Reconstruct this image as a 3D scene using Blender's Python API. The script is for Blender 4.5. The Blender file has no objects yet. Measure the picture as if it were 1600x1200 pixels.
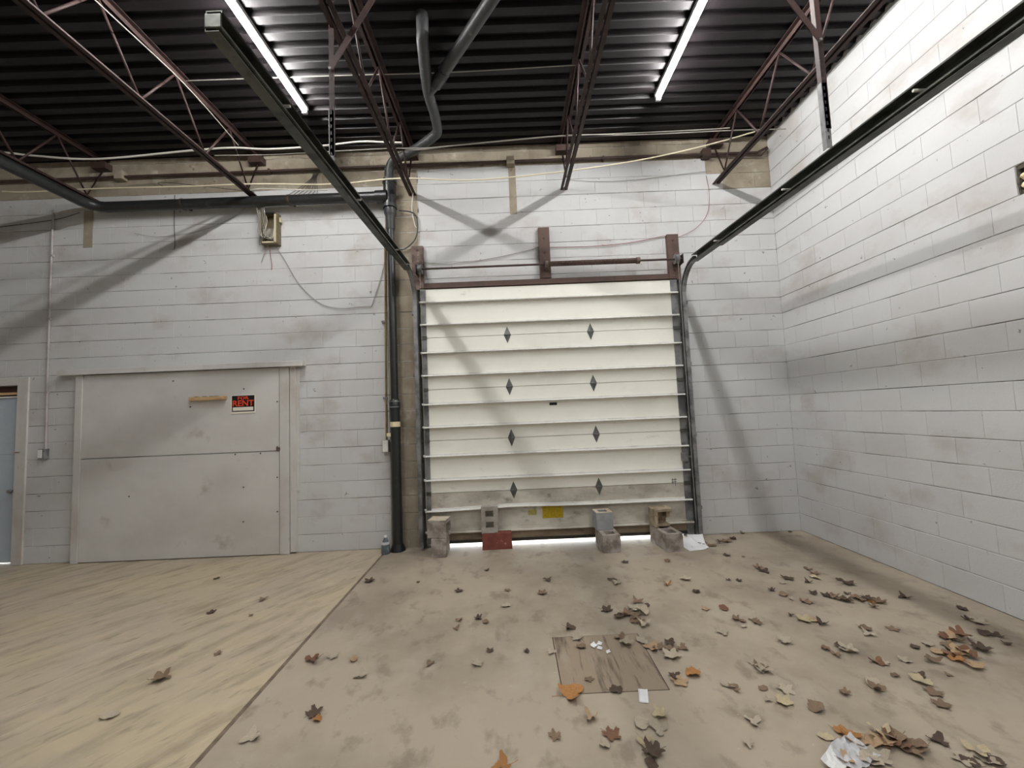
import bpy, bmesh, math, random
from mathutils import Vector, Matrix

random.seed(7)
scene = bpy.context.scene
col = scene.collection
R = math.radians

# ------------------------------------------------------------------ camera
CAM_H = 1.556
def cam_rot(yaw, pitch, roll):
    cy, sy, cp, sp, cr, sr = (math.cos(yaw), math.sin(yaw), math.cos(pitch),
                              math.sin(pitch), math.cos(roll), math.sin(roll))
    B = Matrix(((1, 0, 0), (0, 0, -1), (0, 1, 0)))
    Ry = Matrix(((cy, 0, sy), (0, 1, 0), (-sy, 0, cy)))
    Rp = Matrix(((1, 0, 0), (0, cp, sp), (0, -sp, cp)))
    Rr = Matrix(((cr, -sr, 0), (sr, cr, 0), (0, 0, 1)))
    return Rr @ Rp @ Ry @ B
Mc = cam_rot(R(-0.376), R(3.93), R(-2.387))
cam_data = bpy.data.cameras.new('camera')
cam_data.sensor_width = 36.0
cam_data.lens = 36.0 * 640.0 / 1600.0
cam_data.clip_start = 0.02
cam = bpy.data.objects.new('camera', cam_data)
col.objects.link(cam)
rot = Matrix((Mc[0], -Mc[1], -Mc[2])).transposed()
cam.matrix_world = Matrix.Translation((0, 0, CAM_H)) @ rot.to_4x4()
scene.camera = cam

# ------------------------------------------------------------------ world, exposure
world = bpy.data.worlds.new('world')
scene.world = world
world.use_nodes = True
wn = world.node_tree
wn.nodes['Background'].inputs[0].default_value = (0.86, 0.93, 1.0, 1)
wn.nodes['Background'].inputs[1].default_value = 4.5
vs = scene.view_settings
vs.view_transform = 'Standard'
vs.look = 'None'
vs.gamma = 1.0
vs.use_curve_mapping = False
vs.exposure = 1.6
TUBE_STRENGTH = 62.0

# ------------------------------------------------------------------ materials
def lin(c):
    return tuple(((v / 255.0) / 12.92 if v / 255.0 <= 0.04045 else ((v / 255.0 + 0.055) / 1.055) ** 2.4) for v in c)

MATS = {}
def pmat(name, base, layers=(), rough=0.8, metallic=0.0, bump=0.0, bump_scale=60.0, rnd=0.0, spec=0.5,
         coords='pos', emit=None):
    """procedural material: base sRGB colour + noise layers (colour, scale xyz, lo, hi, strength)"""
    m = bpy.data.materials.new(name)
    m.use_nodes = True
    nt = m.node_tree
    N, L = nt.nodes, nt.links
    bsdf = N['Principled BSDF']
    bsdf.inputs['Roughness'].default_value = rough
    bsdf.inputs['Metallic'].default_value = metallic
    bsdf.inputs['Specular IOR Level'].default_value = spec
    if coords == 'pos':
        src = N.new('ShaderNodeNewGeometry').outputs['Position']
    else:
        src = N.new('ShaderNodeTexCoord').outputs['Object']
    rgb = N.new('ShaderNodeRGB')
    rgb.outputs[0].default_value = (*lin(base), 1)
    cur = rgb.outputs[0]
    for i, (c, sc, lo, hi, st, *rt) in enumerate(layers):
        mp = N.new('ShaderNodeMapping')
        if not isinstance(sc, (tuple, list)):
            sc = (sc, sc, sc)
        if rt:                                   # streaks turned about Z
            mp.vector_type = 'TEXTURE'
            mp.inputs['Rotation'].default_value = (0, 0, R(rt[0]))
            sc = tuple(1.0 / v for v in sc)
        mp.inputs['Scale'].default_value = sc
        mp.inputs['Location'].default_value = (3.7 * i + len(name), 1.3 * i, 2.1 * i)
        L.new(src, mp.inputs['Vector'])
        nz = N.new('ShaderNodeTexNoise')
        nz.inputs['Scale'].default_value = 1.0
        nz.inputs['Detail'].default_value = 5.0
        nz.inputs['Roughness'].default_value = 0.6
        L.new(mp.outputs[0], nz.inputs['Vector'])
        mr = N.new('ShaderNodeMapRange')
        mr.inputs['From Min'].default_value = lo
        mr.inputs['From Max'].default_value = hi
        mr.inputs['To Max'].default_value = st
        L.new(nz.outputs[0], mr.inputs['Value'])
        mx = N.new('ShaderNodeMix')
        mx.data_type = 'RGBA'
        L.new(mr.outputs[0], mx.inputs[0])
        L.new(cur, mx.inputs[6])
        mx.inputs[7].default_value = (*lin(c), 1)
        cur = mx.outputs[2]
    if rnd:
        oi = N.new('ShaderNodeObjectInfo')
        mr = N.new('ShaderNodeMapRange')
        mr.inputs['To Min'].default_value = 1 - rnd
        mr.inputs['To Max'].default_value = 1 + rnd
        L.new(oi.outputs['Random'], mr.inputs['Value'])
        hs = N.new('ShaderNodeHueSaturation')
        L.new(mr.outputs[0], hs.inputs['Value'])
        L.new(cur, hs.inputs['Color'])
        cur = hs.outputs[0]
    L.new(cur, bsdf.inputs['Base Color'])
    if bump:
        nz = N.new('ShaderNodeTexNoise')
        nz.inputs['Scale'].default_value = bump_scale
        nz.inputs['Detail'].default_value = 4.0
        L.new(src, nz.inputs['Vector'])
        bp = N.new('ShaderNodeBump')
        bp.inputs['Strength'].default_value = bump
        bp.inputs['Distance'].default_value = 0.004
        L.new(nz.outputs[0], bp.inputs['Height'])
        L.new(bp.outputs[0], bsdf.inputs['Normal'])
    if emit:
        bsdf.inputs['Emission Color'].default_value = (*emit[0], 1)
        bsdf.inputs['Emission Strength'].default_value = emit[1]
    MATS[name] = m
    return m

pmat('paint', (204, 205, 205), [((188, 186, 184), (0.9, 0.9, 1.6), .45, .7, .5),
                               ((174, 166, 159), (1.6, 1.6, 2.2), .54, .70, .6),
                               ((96, 88, 80), (16, 16, 16), .69, .715, .7),
                               ((226, 224, 222), (7, 7, 9), .70, .74, .5)], rough=.72, bump=.25, bump_scale=120, rnd=.022)
pmat('mortar', (192, 189, 187), [((70, 65, 61), (1.6, 1.6, 7), .46, .55, .85)], rough=.9, bump=.3)
pmat('bare_block', (158, 148, 130), [((122, 112, 96), (3, 3, 3), .45, .65, .7), ((188, 180, 166), (6, 6, 6), .58, .7, .6),
                                    ((84, 74, 64), (9, 9, 9), .64, .72, .6)], rough=.92, bump=.5, bump_scale=150, rnd=.09)
pmat('floor_right', (172, 160, 142), [((138, 127, 112), (1.1, 1.1, 1), .42, .62, .7), ((178, 168, 152), (2.6, 2.0, 1), .52, .68, .55),
                                     ((124, 113, 99), (7, 5, 9), .55, .68, .6), ((202, 192, 178), (14, 30, 9), .70, .76, .5),
                                     ((100, 92, 84), (30, 30, 9), .70, .76, .5)], rough=.62, bump=.25, bump_scale=45, spec=.35)
pmat('floor_left', (182, 169, 149), [((192, 178, 148), (.8, 1.5, 1), .44, .60, .8), ((150, 136, 115), (7.0, 1.6, 1), .48, .66, .75, -32), ((200, 187, 160), (9.0, 2.2, 1), .54, .68, .6, -30),
                                    ((150, 140, 130), (.6, .7, 1), .55, .70, .7), ((128, 115, 96), (16, 4.5, 5), .57, .70, .6, -34),
                                    ((206, 195, 172), (22, 7, 9), .64, .74, .5, -28)], rough=.6, bump=.25, bump_scale=45, spec=.35)
pmat('floor_base', (120, 106, 92), [((92, 82, 74), 6, .4, .6, .6)], rough=.95)
pmat('hatch_board', (150, 135, 116), [((74, 60, 50), (22, 2.2, 1), .52, .64, .75), ((168, 156, 138), (9, 3, 1), .55, .7, .5)], rough=.75, bump=.2)
pmat('deck', (25, 20, 23), [((18, 14, 16), (.8, 6, 3), .42, .6, .8), ((58, 49, 51), (3, 22, 3), .66, .75, .5)], rough=.46, metallic=.3, bump=.25, bump_scale=25)
pmat('roof', (40, 36, 36), rough=.9)
pmat('joist', (60, 42, 39), [((40, 28, 27), 5, .4, .62, .8), ((110, 84, 76), 22, .64, .72, .5)], rough=.6, spec=.4)
pmat('track', (92, 94, 88), [((48, 50, 48), 7, .45, .6, .7), ((104, 104, 96), 20, .62, .72, .5)], rough=.42, metallic=.55)
pmat('steel', (138, 138, 138), [((78, 78, 80), 6, .45, .62, .8), ((92, 72, 56), 11, .64, .72, .6)], rough=.5, metallic=.3)
pmat('galvanised', (226, 226, 220), [((186, 184, 176), 9, .5, .68, .5)], rough=.45, metallic=.0)
pmat('brown_steel', (92, 71, 63), [((68, 52, 47), 6, .45, .65, .7), ((130, 112, 100), 14, .66, .74, .5)], rough=.7)
pmat('rusty_plate', (112, 96, 88), [((66, 48, 42), 12, .42, .6, .9), ((160, 152, 146), 20, .6, .7, .6)], rough=.8)
pmat('door_white', (244, 244, 234), [((230, 229, 218), (1.2, 1.2, 2), .48, .68, .6), ((186, 180, 168), (4, 4, 8), .64, .76, .5),
                                    ((128, 122, 112), (26, 26, 40), .71, .76, .6)], rough=.5, bump=.06)
pmat('door_dirty', (206, 202, 190), [((152, 143, 130), (1.6, 1.6, 3), .42, .6, .8), ((102, 96, 90), (5, 5, 8), .58, .72, .7),
                                    ((206, 202, 190), (6, 6, 6), .6, .7, .5)], rough=.6)
pmat('door_bottom', (148, 132, 112), [((104, 88, 72), (2, 2, 4), .45, .62, .8), ((170, 158, 138), (8, 8, 8), .6, .7, .5)], rough=.75)
pmat('rubber', (44, 46, 42), [((78, 76, 66), 8, .5, .65, .6)], rough=.8)
pmat('hinge_grey', (112, 114, 112), [((84, 86, 86), 14, .45, .6, .7)], rough=.45, metallic=.6)
pmat('yellow_sticker', (184, 160, 20), [((158, 128, 14), 40, .48, .62, .8), ((218, 200, 80), 25, .62, .7, .6)], rough=.6)
pmat('pale_yellow', (178, 172, 96), [((140, 132, 96), 30, .5, .64, .8)], rough=.7)
pmat('joint', (128, 112, 96), [((96, 84, 72), 12, .4, .6, .8)], rough=.95)
pmat('black', (18, 18, 20), rough=.5)
pmat('black_pipe', (36, 38, 38), [((58, 60, 60), 9, .55, .7, .6)], rough=.35)
pmat('grey_pipe', (56, 58, 58), [((54, 56, 58), 12, .45, .6, .8), ((128, 128, 124), 16, .62, .72, .6)], rough=.45)
pmat('cream_tape', (222, 210, 176), rough=.7)
pmat('conduit_grey', (160, 156, 146), [((126, 120, 108), 9, .5, .65, .6)], rough=.5)
pmat('painted_conduit', (178, 173, 170), [((150, 143, 138), 9, .5, .65, .6)], rough=.6)
pmat('dark_conduit', (66, 48, 42), [((46, 36, 32), 8, .5, .65, .7)], rough=.6)
pmat('brass_conduit', (142, 126, 84), [((108, 96, 66), 8, .5, .65, .7)], rough=.5, metallic=.2)
pmat('panel_paint', (208, 206, 202), [((186, 182, 177), (.8, .8, 1.2), .45, .66, .6), ((150, 138, 128), (3, 3, 3), .62, .74, .5),
                                     ((84, 76, 70), (24, 24, 24), .72, .76, .7)], rough=.65, bump=.12)
pmat('trim_paint', (204, 202, 198), [((176, 166, 158), (2, 2, 1.4), .5, .68, .6), ((120, 108, 98), (20, 20, 9), .68, .74, .6)], rough=.65, bump=.12)
pmat('blue_white', (190, 202, 212), [((172, 184, 196), 2, .45, .65, .6)], rough=.5)  # bluish light on a white door, put into its colour
pmat('dark_wood', (70, 44, 34), [((44, 28, 22), (3, 3, 20), .45, .6, .7)], rough=.8)
pmat('raw_wood', (206, 172, 128), [((168, 128, 88), (5, 20, 40), .5, .65, .7), ((120, 80, 54), (14, 14, 14), .68, .73, .8)], rough=.8)
pmat('sign_white', (232, 228, 214), rough=.6)
pmat('sign_red', (236, 74, 40), rough=.5)
pmat('cinder_grey', (172, 167, 160), [((140, 134, 126), 8, .45, .62, .7), ((104, 96, 88), 26, .62, .72, .6)], rough=.95, bump=.6, bump_scale=180)
pmat('cinder_brown', (170, 156, 134), [((128, 108, 84), 9, .42, .6, .8), ((194, 184, 166), 18, .6, .7, .7)], rough=.95, bump=.6, bump_scale=180)
pmat('cinder_dark', (170, 162, 154), [((112, 102, 94), 9, .42, .6, .8), ((184, 176, 168), 22, .6, .7, .6)], rough=.95, bump=.6, bump_scale=180)
pmat('cinder_pale', (206, 196, 176), [((180, 160, 128), 9, .45, .62, .8)], rough=.95, bump=.5, bump_scale=180)
pmat('cinder_blue', (160, 161, 163), [((140, 140, 142), 12, .45, .62, .6)], rough=.92, bump=.3, bump_scale=180)
pmat('cinder_red', (130, 72, 62), [((108, 56, 49), 9, .45, .62, .7), ((182, 142, 130), 22, .64, .72, .7)], rough=.85, bump=.4, bump_scale=160)
pmat('foam', (240, 226, 190), [((206, 186, 140), 24, .5, .65, .7)], rough=.9, bump=.4)
pmat('hole_dark', (96, 92, 78), [((52, 50, 44), 18, .42, .6, .9)], rough=.95, bump=.8)
pmat('paper', (238, 238, 240), rough=.7)
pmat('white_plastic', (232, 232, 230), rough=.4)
pmat('grey_film', (190, 190, 192), [((214, 214, 216), 12, .45, .6, .7)], rough=.35)
pmat('bottle', (92, 106, 108), [((150, 160, 164), 30, .55, .65, .7)], rough=.2)
pmat('cable_white', (216, 214, 206), rough=.5)
pmat('cable_cream', (226, 218, 190), rough=.5)
pmat('cable_grey', (150, 146, 138), rough=.6)
pmat('cable_dark', (52, 50, 48), rough=.6)
pmat('cable_red', (140, 84, 76), rough=.6)
pmat('box_brown', (106, 97, 76), [((88, 76, 50), 16, .45, .6, .7)], rough=.7)
pmat('box_cream', (200, 190, 162), rough=.6)
pmat('fixture', (210, 210, 212), rough=.4)
pmat('tube', (255, 255, 255), rough=.4, emit=((1.0, 0.985, 0.965), TUBE_STRENGTH))
pmat('asphalt', (176, 174, 170), [((150, 148, 144), 6, .45, .6, .6)], rough=.9)
LEAFC = {'d': (92, 76, 64), 'b': (138, 116, 94), 'p': (190, 178, 158), 't': (186, 158, 124), 'o': (182, 130, 76),
         'r': (128, 92, 70), 'y': (200, 186, 152)}
for k, c in LEAFC.items():
    dk = tuple(int(v * .72) for v in c)
    pmat('leaf_' + k, c, [(dk, 45, .46, .62, .75)], rough=.8, rnd=.12, coords='obj', bump=.5, bump_scale=90)

# ------------------------------------------------------------------ mesh helpers
class MB:
    def __init__(self):
        self.v, self.f, self.mi = [], [], []
    def add(self, vs, fs, mi=0):
        o = len(self.v)
        self.v += [tuple(p) for p in vs]
        self.f += [tuple(i + o for i in q) for q in fs]
        self.mi += [mi] * len(fs)
        return self
    def box(self, x0, x1, y0, y1, z0, z1, mi=0):
        vs = [(x, y, z) for z in (z0, z1) for y in (y0, y1) for x in (x0, x1)]
        return self.add(vs, [(0, 2, 3, 1), (4, 5, 7, 6), (0, 1, 5, 4), (2, 6, 7, 3), (0, 4, 6, 2), (1, 3, 7, 5)], mi)
    def bar(self, a, b, w, t, up=(0, 0, 1), mi=0):
        """rectangular bar from a to b, width w, thickness t"""
        a, b = Vector(a), Vector(b)
        d = (b - a).normalized()
        s = d.cross(Vector(up))
        if s.length < 1e-4:
            s = d.cross(Vector((1, 0, 0)))
        s.normalize()
        n = s.cross(d)
        vs = [p + s * (w / 2 * i) + n * (t / 2 * j) for p in (a, b) for (i, j) in ((-1, -1), (1, -1), (1, 1), (-1, 1))]
        return self.add(vs, [(3, 2, 1, 0), (4, 5, 6, 7), (0, 1, 5, 4), (1, 2, 6, 5), (2, 3, 7, 6), (3, 0, 4, 7)], mi)
    def tube(self, pts, r, n=8, cap=True, mi=0):
        pts = [Vector(p) for p in pts]
        rs = r if isinstance(r, (list, tuple)) else [r] * len(pts)
        vs, fs = [], []
        prev = None
        for i, p in enumerate(pts):
            t = (pts[min(i + 1, len(pts) - 1)] - pts[max(i - 1, 0)]).normalized()
            if prev is None:
                u = t.orthogonal().normalized()
            else:
                u = (prev - t * prev.dot(t))
                u = u.normalized() if u.length > 1e-6 else t.orthogonal().normalized()
            prev = u
            w = t.cross(u)
            for k in range(n):
                a = 2 * math.pi * k / n
                vs.append(p + (u * math.cos(a) + w * math.sin(a)) * rs[i])
        for i in range(len(pts) - 1):
            for k in range(n):
                k2 = (k + 1) % n
                fs.append((i * n + k, i * n + k2, (i + 1) * n + k2, (i + 1) * n + k))
        if cap:
            fs.append(tuple(range(n - 1, -1, -1)))
            fs.append(tuple((len(pts) - 1) * n + k for k in range(n)))
        return self.add(vs, fs, mi)
    def sweep(self, path, prof, mi=0):
        """closed profile (a along X, b along in-plane normal) swept along a path lying in a YZ plane"""
        path = [Vector(p) for p in path]
        vs, fs = [], []
        m = len(prof)
        for i, p in enumerate(path):
            t = path[min(i + 1, len(path) - 1)] - path[max(i - 1, 0)]
            t.x = 0
            t.normalize()
            nrm = Vector((0, -t.z, t.y))
            for a, b in prof:
                vs.append(p + Vector((a, 0, 0)) + nrm * b)
        for i in range(len(path) - 1):
            for k in range(m):
                k2 = (k + 1) % m
                fs.append((i * m + k, i * m + k2, (i + 1) * m + k2, (i + 1) * m + k))
        fs.append(tuple(range(m - 1, -1, -1)))
        fs.append(tuple((len(path) - 1) * m + k for k in range(m)))
        return self.add(vs, fs, mi)
    def vox(self, xs, ys, zs, solid, mi=0):
        nx, ny, nz = len(xs) - 1, len(ys) - 1, len(zs) - 1
        idx, vs, fs = {}, [], []
        def vid(i, j, k):
            if (i, j, k) not in idx:
                idx[(i, j, k)] = len(vs)
                vs.append((xs[i], ys[j], zs[k]))
            return idx[(i, j, k)]
        def s(i, j, k):
            return 0 <= i < nx and 0 <= j < ny and 0 <= k < nz and solid(i, j, k)
        for i in range(nx):
            for j in range(ny):
                for k in range(nz):
                    if not s(i, j, k):
                        continue
                    if not s(i - 1, j, k): fs.append([vid(i, j, k), vid(i, j, k + 1), vid(i, j + 1, k + 1), vid(i, j + 1, k)])
                    if not s(i + 1, j, k): fs.append([vid(i + 1, j, k), vid(i + 1, j + 1, k), vid(i + 1, j + 1, k + 1), vid(i + 1, j, k + 1)])
                    if not s(i, j - 1, k): fs.append([vid(i, j, k), vid(i + 1, j, k), vid(i + 1, j, k + 1), vid(i, j, k + 1)])
                    if not s(i, j + 1, k): fs.append([vid(i, j + 1, k), vid(i, j + 1, k + 1), vid(i + 1, j + 1, k + 1), vid(i + 1, j + 1, k)])
                    if not s(i, j, k - 1): fs.append([vid(i, j, k), vid(i, j + 1, k), vid(i + 1, j + 1, k), vid(i + 1, j, k)])
                    if not s(i, j, k + 1): fs.append([vid(i, j, k + 1), vid(i + 1, j, k + 1), vid(i + 1, j + 1, k + 1), vid(i, j + 1, k + 1)])
        return self.add(vs, fs, mi)
    def mesh(self, name, mats, smooth=False):
        me = bpy.data.meshes.new(name)
        me.from_pydata(self.v, [], self.f)
        if not isinstance(mats, (list, tuple)):
            mats = [mats]
        for m in mats:
            me.materials.append(MATS[m])
        me.polygons.foreach_set('material_index', self.mi)
        if smooth:
            me.polygons.foreach_set('use_smooth', [True] * len(me.polygons))
        me.update()
        return me
    def build(self, name, mats, parent=None, smooth=False, bevel=0.0, loc=None):
        o = bpy.data.objects.new(name, self.mesh(name, mats, smooth))
        col.objects.link(o)
        if parent is not None:
            o.parent = parent
        if loc is not None:
            o.location = loc
        if bevel:
            b = o.modifiers.new('bevel', 'BEVEL')
            b.width = bevel
            b.segments = 2
            b.limit_method = 'ANGLE'
        if smooth:
            e = o.modifiers.new('split', 'EDGE_SPLIT')
            e.split_angle = R(45)
        return o

def tag(o, label, cat, group=None, kind=None):
    o['label'] = label
    o['category'] = cat
    if group:
        o['group'] = group
    if kind:
        o['kind'] = kind
    return o

def empty(name, loc, label=None, cat=None, group=None, kind=None, rz=0.0):
    o = bpy.data.objects.new(name, None)
    o.empty_display_size = 0.05
    col.objects.link(o)
    o.location = loc
    o.rotation_euler = (0, 0, rz)
    if label:
        tag(o, label, cat, group, kind)
    return o

def smooth_path(pts, n=6):
    pts = [Vector(p) for p in pts]
    out = []
    for i in range(len(pts) - 1):
        p0, p1, p2, p3 = pts[max(i - 1, 0)], pts[i], pts[i + 1], pts[min(i + 2, len(pts) - 1)]
        for k in range(n):
            t = k / n
            out.append(0.5 * ((2 * p1) + (p2 - p0) * t + (2 * p0 - 5 * p1 + 4 * p2 - p3) * t * t + (3 * p1 - p0 - 3 * p2 + p3) * t ** 3))
    out.append(pts[-1])
    return out

# text as flat mesh
def text_mesh(name, body, size, mat, parent, loc, depth=0.001, sx=1.0):
    cu = bpy.data.curves.new(name, 'FONT')
    cu.body = body
    cu.size = size
    cu.extrude = depth
    cu.align_x = 'CENTER'
    cu.resolution_u = 2
    cu.offset = size * 0.012
    tmp = bpy.data.objects.new(name, cu)
    col.objects.link(tmp)
    dg = bpy.context.evaluated_depsgraph_get()
    me = bpy.data.meshes.new_from_object(tmp.evaluated_get(dg))
    bpy.data.objects.remove(tmp)
    bpy.data.curves.remove(cu)
    me.materials.clear()
    me.materials.append(MATS[mat])
    o = bpy.data.objects.new(name, me)
    col.objects.link(o)
    o.parent = parent
    o.location = loc
    o.rotation_euler = (R(90), 0, 0)
    o.scale = (sx, 1, 1)
    return o

# ================================================================== THE SETTING
WY = 5.0          # inner face of the back wall
WX = 3.42         # inner face of the right wall
XL = -9.0         # left end of the room
YN = -5.0         # rear end of the room
DECK = 4.92
C = 0.2032        # block course
BL = 0.4064       # block length
NC = 24

# ---- floor: two poured slabs with a control joint, a hatch recess in the right one
JX = -1.52
HX0, HX1, HY0, HY1 = 0.227, 0.807, 2.36, 2.925
floor = MB().box(XL - .2, WX + .2, YN - .2, WY + .25, -0.2, -0.03).build('floor', 'floor_base')
tag(floor, 'dusty concrete floor of the loading bay', 'floor', kind='structure')
MB().box(XL, JX - .014, YN, WY, -0.04, 0).build('slab', 'floor_left', floor)['label'] = 'yellowish mottled concrete slab left of the joint'
g = .005
xs = [JX + .014, HX0 - g, HX1 + g, WX]
ys = [YN, HY0 - g, HY1 + g, WY + .2]
MB().vox(xs, ys, [-0.04, 0], lambda i, j, k: not (i == 1 and j == 1)).build('slab', 'floor_right', floor)['label'] = 'grey brown concrete slab right of the joint'
MB().box(JX - .014, JX + .014, YN, WY, -0.04, -0.0035).build('joint_filler', 'joint', floor)
MB().box(XL, JX + .006, WY, WY + .2, -0.04, -0.002).build('sill', 'floor_left', floor)

hatch = empty('floor_hatch', ((HX0 + HX1) / 2, (HY0 + HY1) / 2, 0), 'square stained plywood hatch set flush into the concrete floor', 'hatch')
w_, d_ = (HX1 - HX0) / 2, (HY1 - HY0) / 2
MB().box(-w_, w_, -d_, d_, -0.028, 0.001).build('board', 'hatch_board', hatch)

# outside ground in front of the bay
og = MB().box(XL - 4, WX + 6, WY + .25, WY + 14, -0.2, -0.03).build('ground_outside', 'asphalt')
tag(og, 'pale daylit ground outside, seen under the overhead door', 'ground', kind='structure')

# ---- openings (u along wall, z)
DX0, DX1, DZ = -0.955, 2.0, 3.06           # overhead door opening
PX0, PX1, PZ = -6.85, -5.965, 2.13         # hinged door opening
CH0, CH1, CHZ = -1.475, -1.065, 4.62       # strip of bare block left of the overhead door
BACK_OPEN = [(DX0, DX1, -1, DZ), (PX0, PX1, -1, PZ)]

def holes_vox(u0, u1, z0, z1, holes):
    us = sorted({u0, u1} | {min(max(h[i], u0), u1) for h in holes for i in (0, 1)})
    zs = sorted({z0, z1} | {min(max(h[i], z0), z1) for h in holes for i in (2, 3)})
    def solid(i, k):
        u, z = (us[i] + us[i + 1]) / 2, (zs[k] + zs[k + 1]) / 2
        return not any(a < u < b and c < z < d for a, b, c, d in holes)
    return us, zs, solid

us, zs, sol = holes_vox(XL - .2, WX + .2, -.03, 5.05, BACK_OPEN)
wall_back = MB().vox(us, [WY + .0045, WY + .2], zs, lambda i, j, k: sol(i, k)).build('wall_back', 'mortar')
tag(wall_back, 'painted grey concrete block wall behind the overhead door', 'wall', kind='structure')

HOLE = (2.19, 2.61, 14 * C, 15 * C)        # broken-out block in the right wall (y0,y1,z0,z1)
us, zs, sol = holes_vox(YN - .2, WY + .2, -.03, 5.05, [HOLE])
wall_right = MB().vox([WX + .0045, WX + .2], us, zs, lambda i, j, k: sol(j, k)).build('wall_right', 'mortar')
tag(wall_right, 'long painted concrete block wall with the broken hole', 'wall', kind='structure')
wl = MB().box(XL - .2, XL, YN - .2, WY + .2, -.03, 5.05).build('wall_left', 'paint')
tag(wl, 'plain painted wall closing the left end', 'wall', kind='structure')
wf = MB().box(XL - .2, WX + .2, YN - .2, YN, -.03, 5.05).build('wall_front', 'paint')
tag(wf, 'plain painted wall behind the viewpoint', 'wall', kind='structure')

# ---- concrete blocks: each one a part of its wall
BLOCK_CACHE = {}
def block_mesh(l, h, mat):
    key = (round(l, 3), round(h, 3), mat)
    if key not in BLOCK_CACHE:
        gx, gz, ch = .0004, .0026, .003
        cx_ = .0012
        a, b = l / 2 - gx, h / 2 - gz
        m = MB()
        fr = [(-a + cx_, 0, -b + ch), (a - cx_, 0, -b + ch), (a - cx_, 0, b - ch), (-a + cx_, 0, b - ch)]
        sh = [(-a, ch, -b), (a, ch, -b), (a, ch, b), (-a, ch, b)]
        bk = [(-a, .05, -b), (a, .05, -b), (a, .05, b), (-a, .05, b)]
        fs = [(0, 1, 2, 3)]
        for k in range(4):
            k2 = (k + 1) % 4
            fs += [(4 + k, 4 + k2, k2, k), (8 + k, 8 + k2, 4 + k2, 4 + k)]
        m.add(fr + sh + bk, fs)
        BLOCK_CACHE[key] = m.mesh('block', mat)
    return BLOCK_CACHE[key]

def clip(rects, hole):
    out = []
    a, b, c, d = hole
    for (u0, u1, z0, z1) in rects:
        if u1 <= a or u0 >= b or z1 <= c or z0 >= d:
            out.append((u0, u1, z0, z1)); continue
        if u0 < a - .015: out.append((u0, a, z0, z1))
        if u1 > b + .015: out.append((b, u1, z0, z1))
        uu0, uu1 = max(u0, a), min(u1, b)
        if z0 < c - .015: out.append((uu0, uu1, z0, c))
        if z1 > d + .015: out.append((uu0, uu1, d, z1))
    return out

def back_material(u, z):
    if CH0 < u < CH1 and z < CHZ: return 'bare_block'
    if z > 22 * C and -7.2 < u < -1.1: return 'bare_block'
    if z > 23 * C: return 'bare_block'
    if z > 21 * C and 2.62 < u < WX and not (21 * C < z < 22 * C and u < 3.0): return 'bare_block'
    return 'paint'

def lay_blocks(wall, start, end, holes, place, rotz, matf, hidden, prefer, limit):
    """lay running bond from 'start' (corner) down to 'end'; nearest 'limit' blocks become parts"""
    cells = []
    for k in range(NC + 1):
        z0, z1 = k * C, min((k + 1) * C, DECK + .03)
        u = start
        first = BL if k % 2 == 0 else BL / 2
        while u > end:
            u2 = max(u - first, end)
            first = BL
            rects = [(u2, u, z0, z1)]
            for h in holes:
                rects = clip(rects, h)
            cells += rects
            u = u2
    cells = [c for c in cells if c[1] - c[0] > .03 and c[3] - c[2] > .03 and not hidden(c)]
    cells.sort(key=prefer)
    rest = MB()
    course = [random.uniform(-.0016, .0016) for _ in range(NC + 2)]
    for n, (u0, u1, z0, z1) in enumerate(cells):
        uc, zc = (u0 + u1) / 2, (z0 + z1) / 2
        mname = matf(uc, zc)
        proud = course[int(z0 / C + .01)] + random.uniform(-.0005, .0005)
        if n < limit:
            o = bpy.data.objects.new('block', block_mesh(u1 - u0, z1 - z0, mname))
            col.objects.link(o)
            o.parent = wall
            o.location = place(uc, zc, proud)
            o.rotation_euler = (0, 0, rotz)
        else:
            me = block_mesh(u1 - u0, z1 - z0, mname)
            mt = Matrix.Translation(place(uc, zc, proud)) @ Matrix.Rotation(rotz, 4, 'Z')
            rest.add([mt @ v.co for v in me.vertices], [tuple(p.vertices) for p in me.polygons], 0 if mname == 'paint' else 1)
    if rest.v:
        o = rest.build('block_courses', ['paint', 'bare_block'], wall)
        o['kind'] = 'stuff'

SX0, SX1, SZ = -5.22, -2.57, 2.25           # sliding door, blocks behind it are hidden
chase = (CH0, CH1, -1, CHZ)
lay_blocks(wall_back, WX, XL, BACK_OPEN + [chase], lambda u, z, p: (u, WY + p, z), 0.0, back_material,
           lambda c: c[0] > SX0 - .02 and c[1] < SX1 + .02 and c[3] < SZ, lambda c: abs((c[0] + c[1]) / 2 - .3), 276)
for k in range(23):
    z0, z1 = k * C, min((k + 1) * C, CHZ)
    parts = [(CH0, CH1)] if k % 2 else [(CH0, CH0 + BL / 2), (CH0 + BL / 2, CH1)]
    for a, b in (parts if k < 12 else [(CH0, CH1)]):
        if z1 - z0 < .03: continue
        o = bpy.data.objects.new('block', block_mesh(b - a, z1 - z0, 'bare_block'))
        col.objects.link(o)
        o.parent = wall_back
        o.location = ((a + b) / 2, WY + random.uniform(-.002, .003), (z0 + z1) / 2)
lay_blocks(wall_right, WY, YN, [HOLE], lambda u, z, p: (WX + p, u, z), R(-90), lambda u, z: 'paint',
           lambda c: False, lambda c: -c[0], 290)
# unpainted ghost strips where something was taken down
MB().box(.098, .188, WY - .003, WY + .004, 4.04, 4.70).build('bare_strip', 'bare_block', wall_back)
MB().box(-5.24, -5.125, WY - .003, WY + .004, 3.82, 4.30).build('bare_strip', 'bare_block', wall_back)
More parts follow.
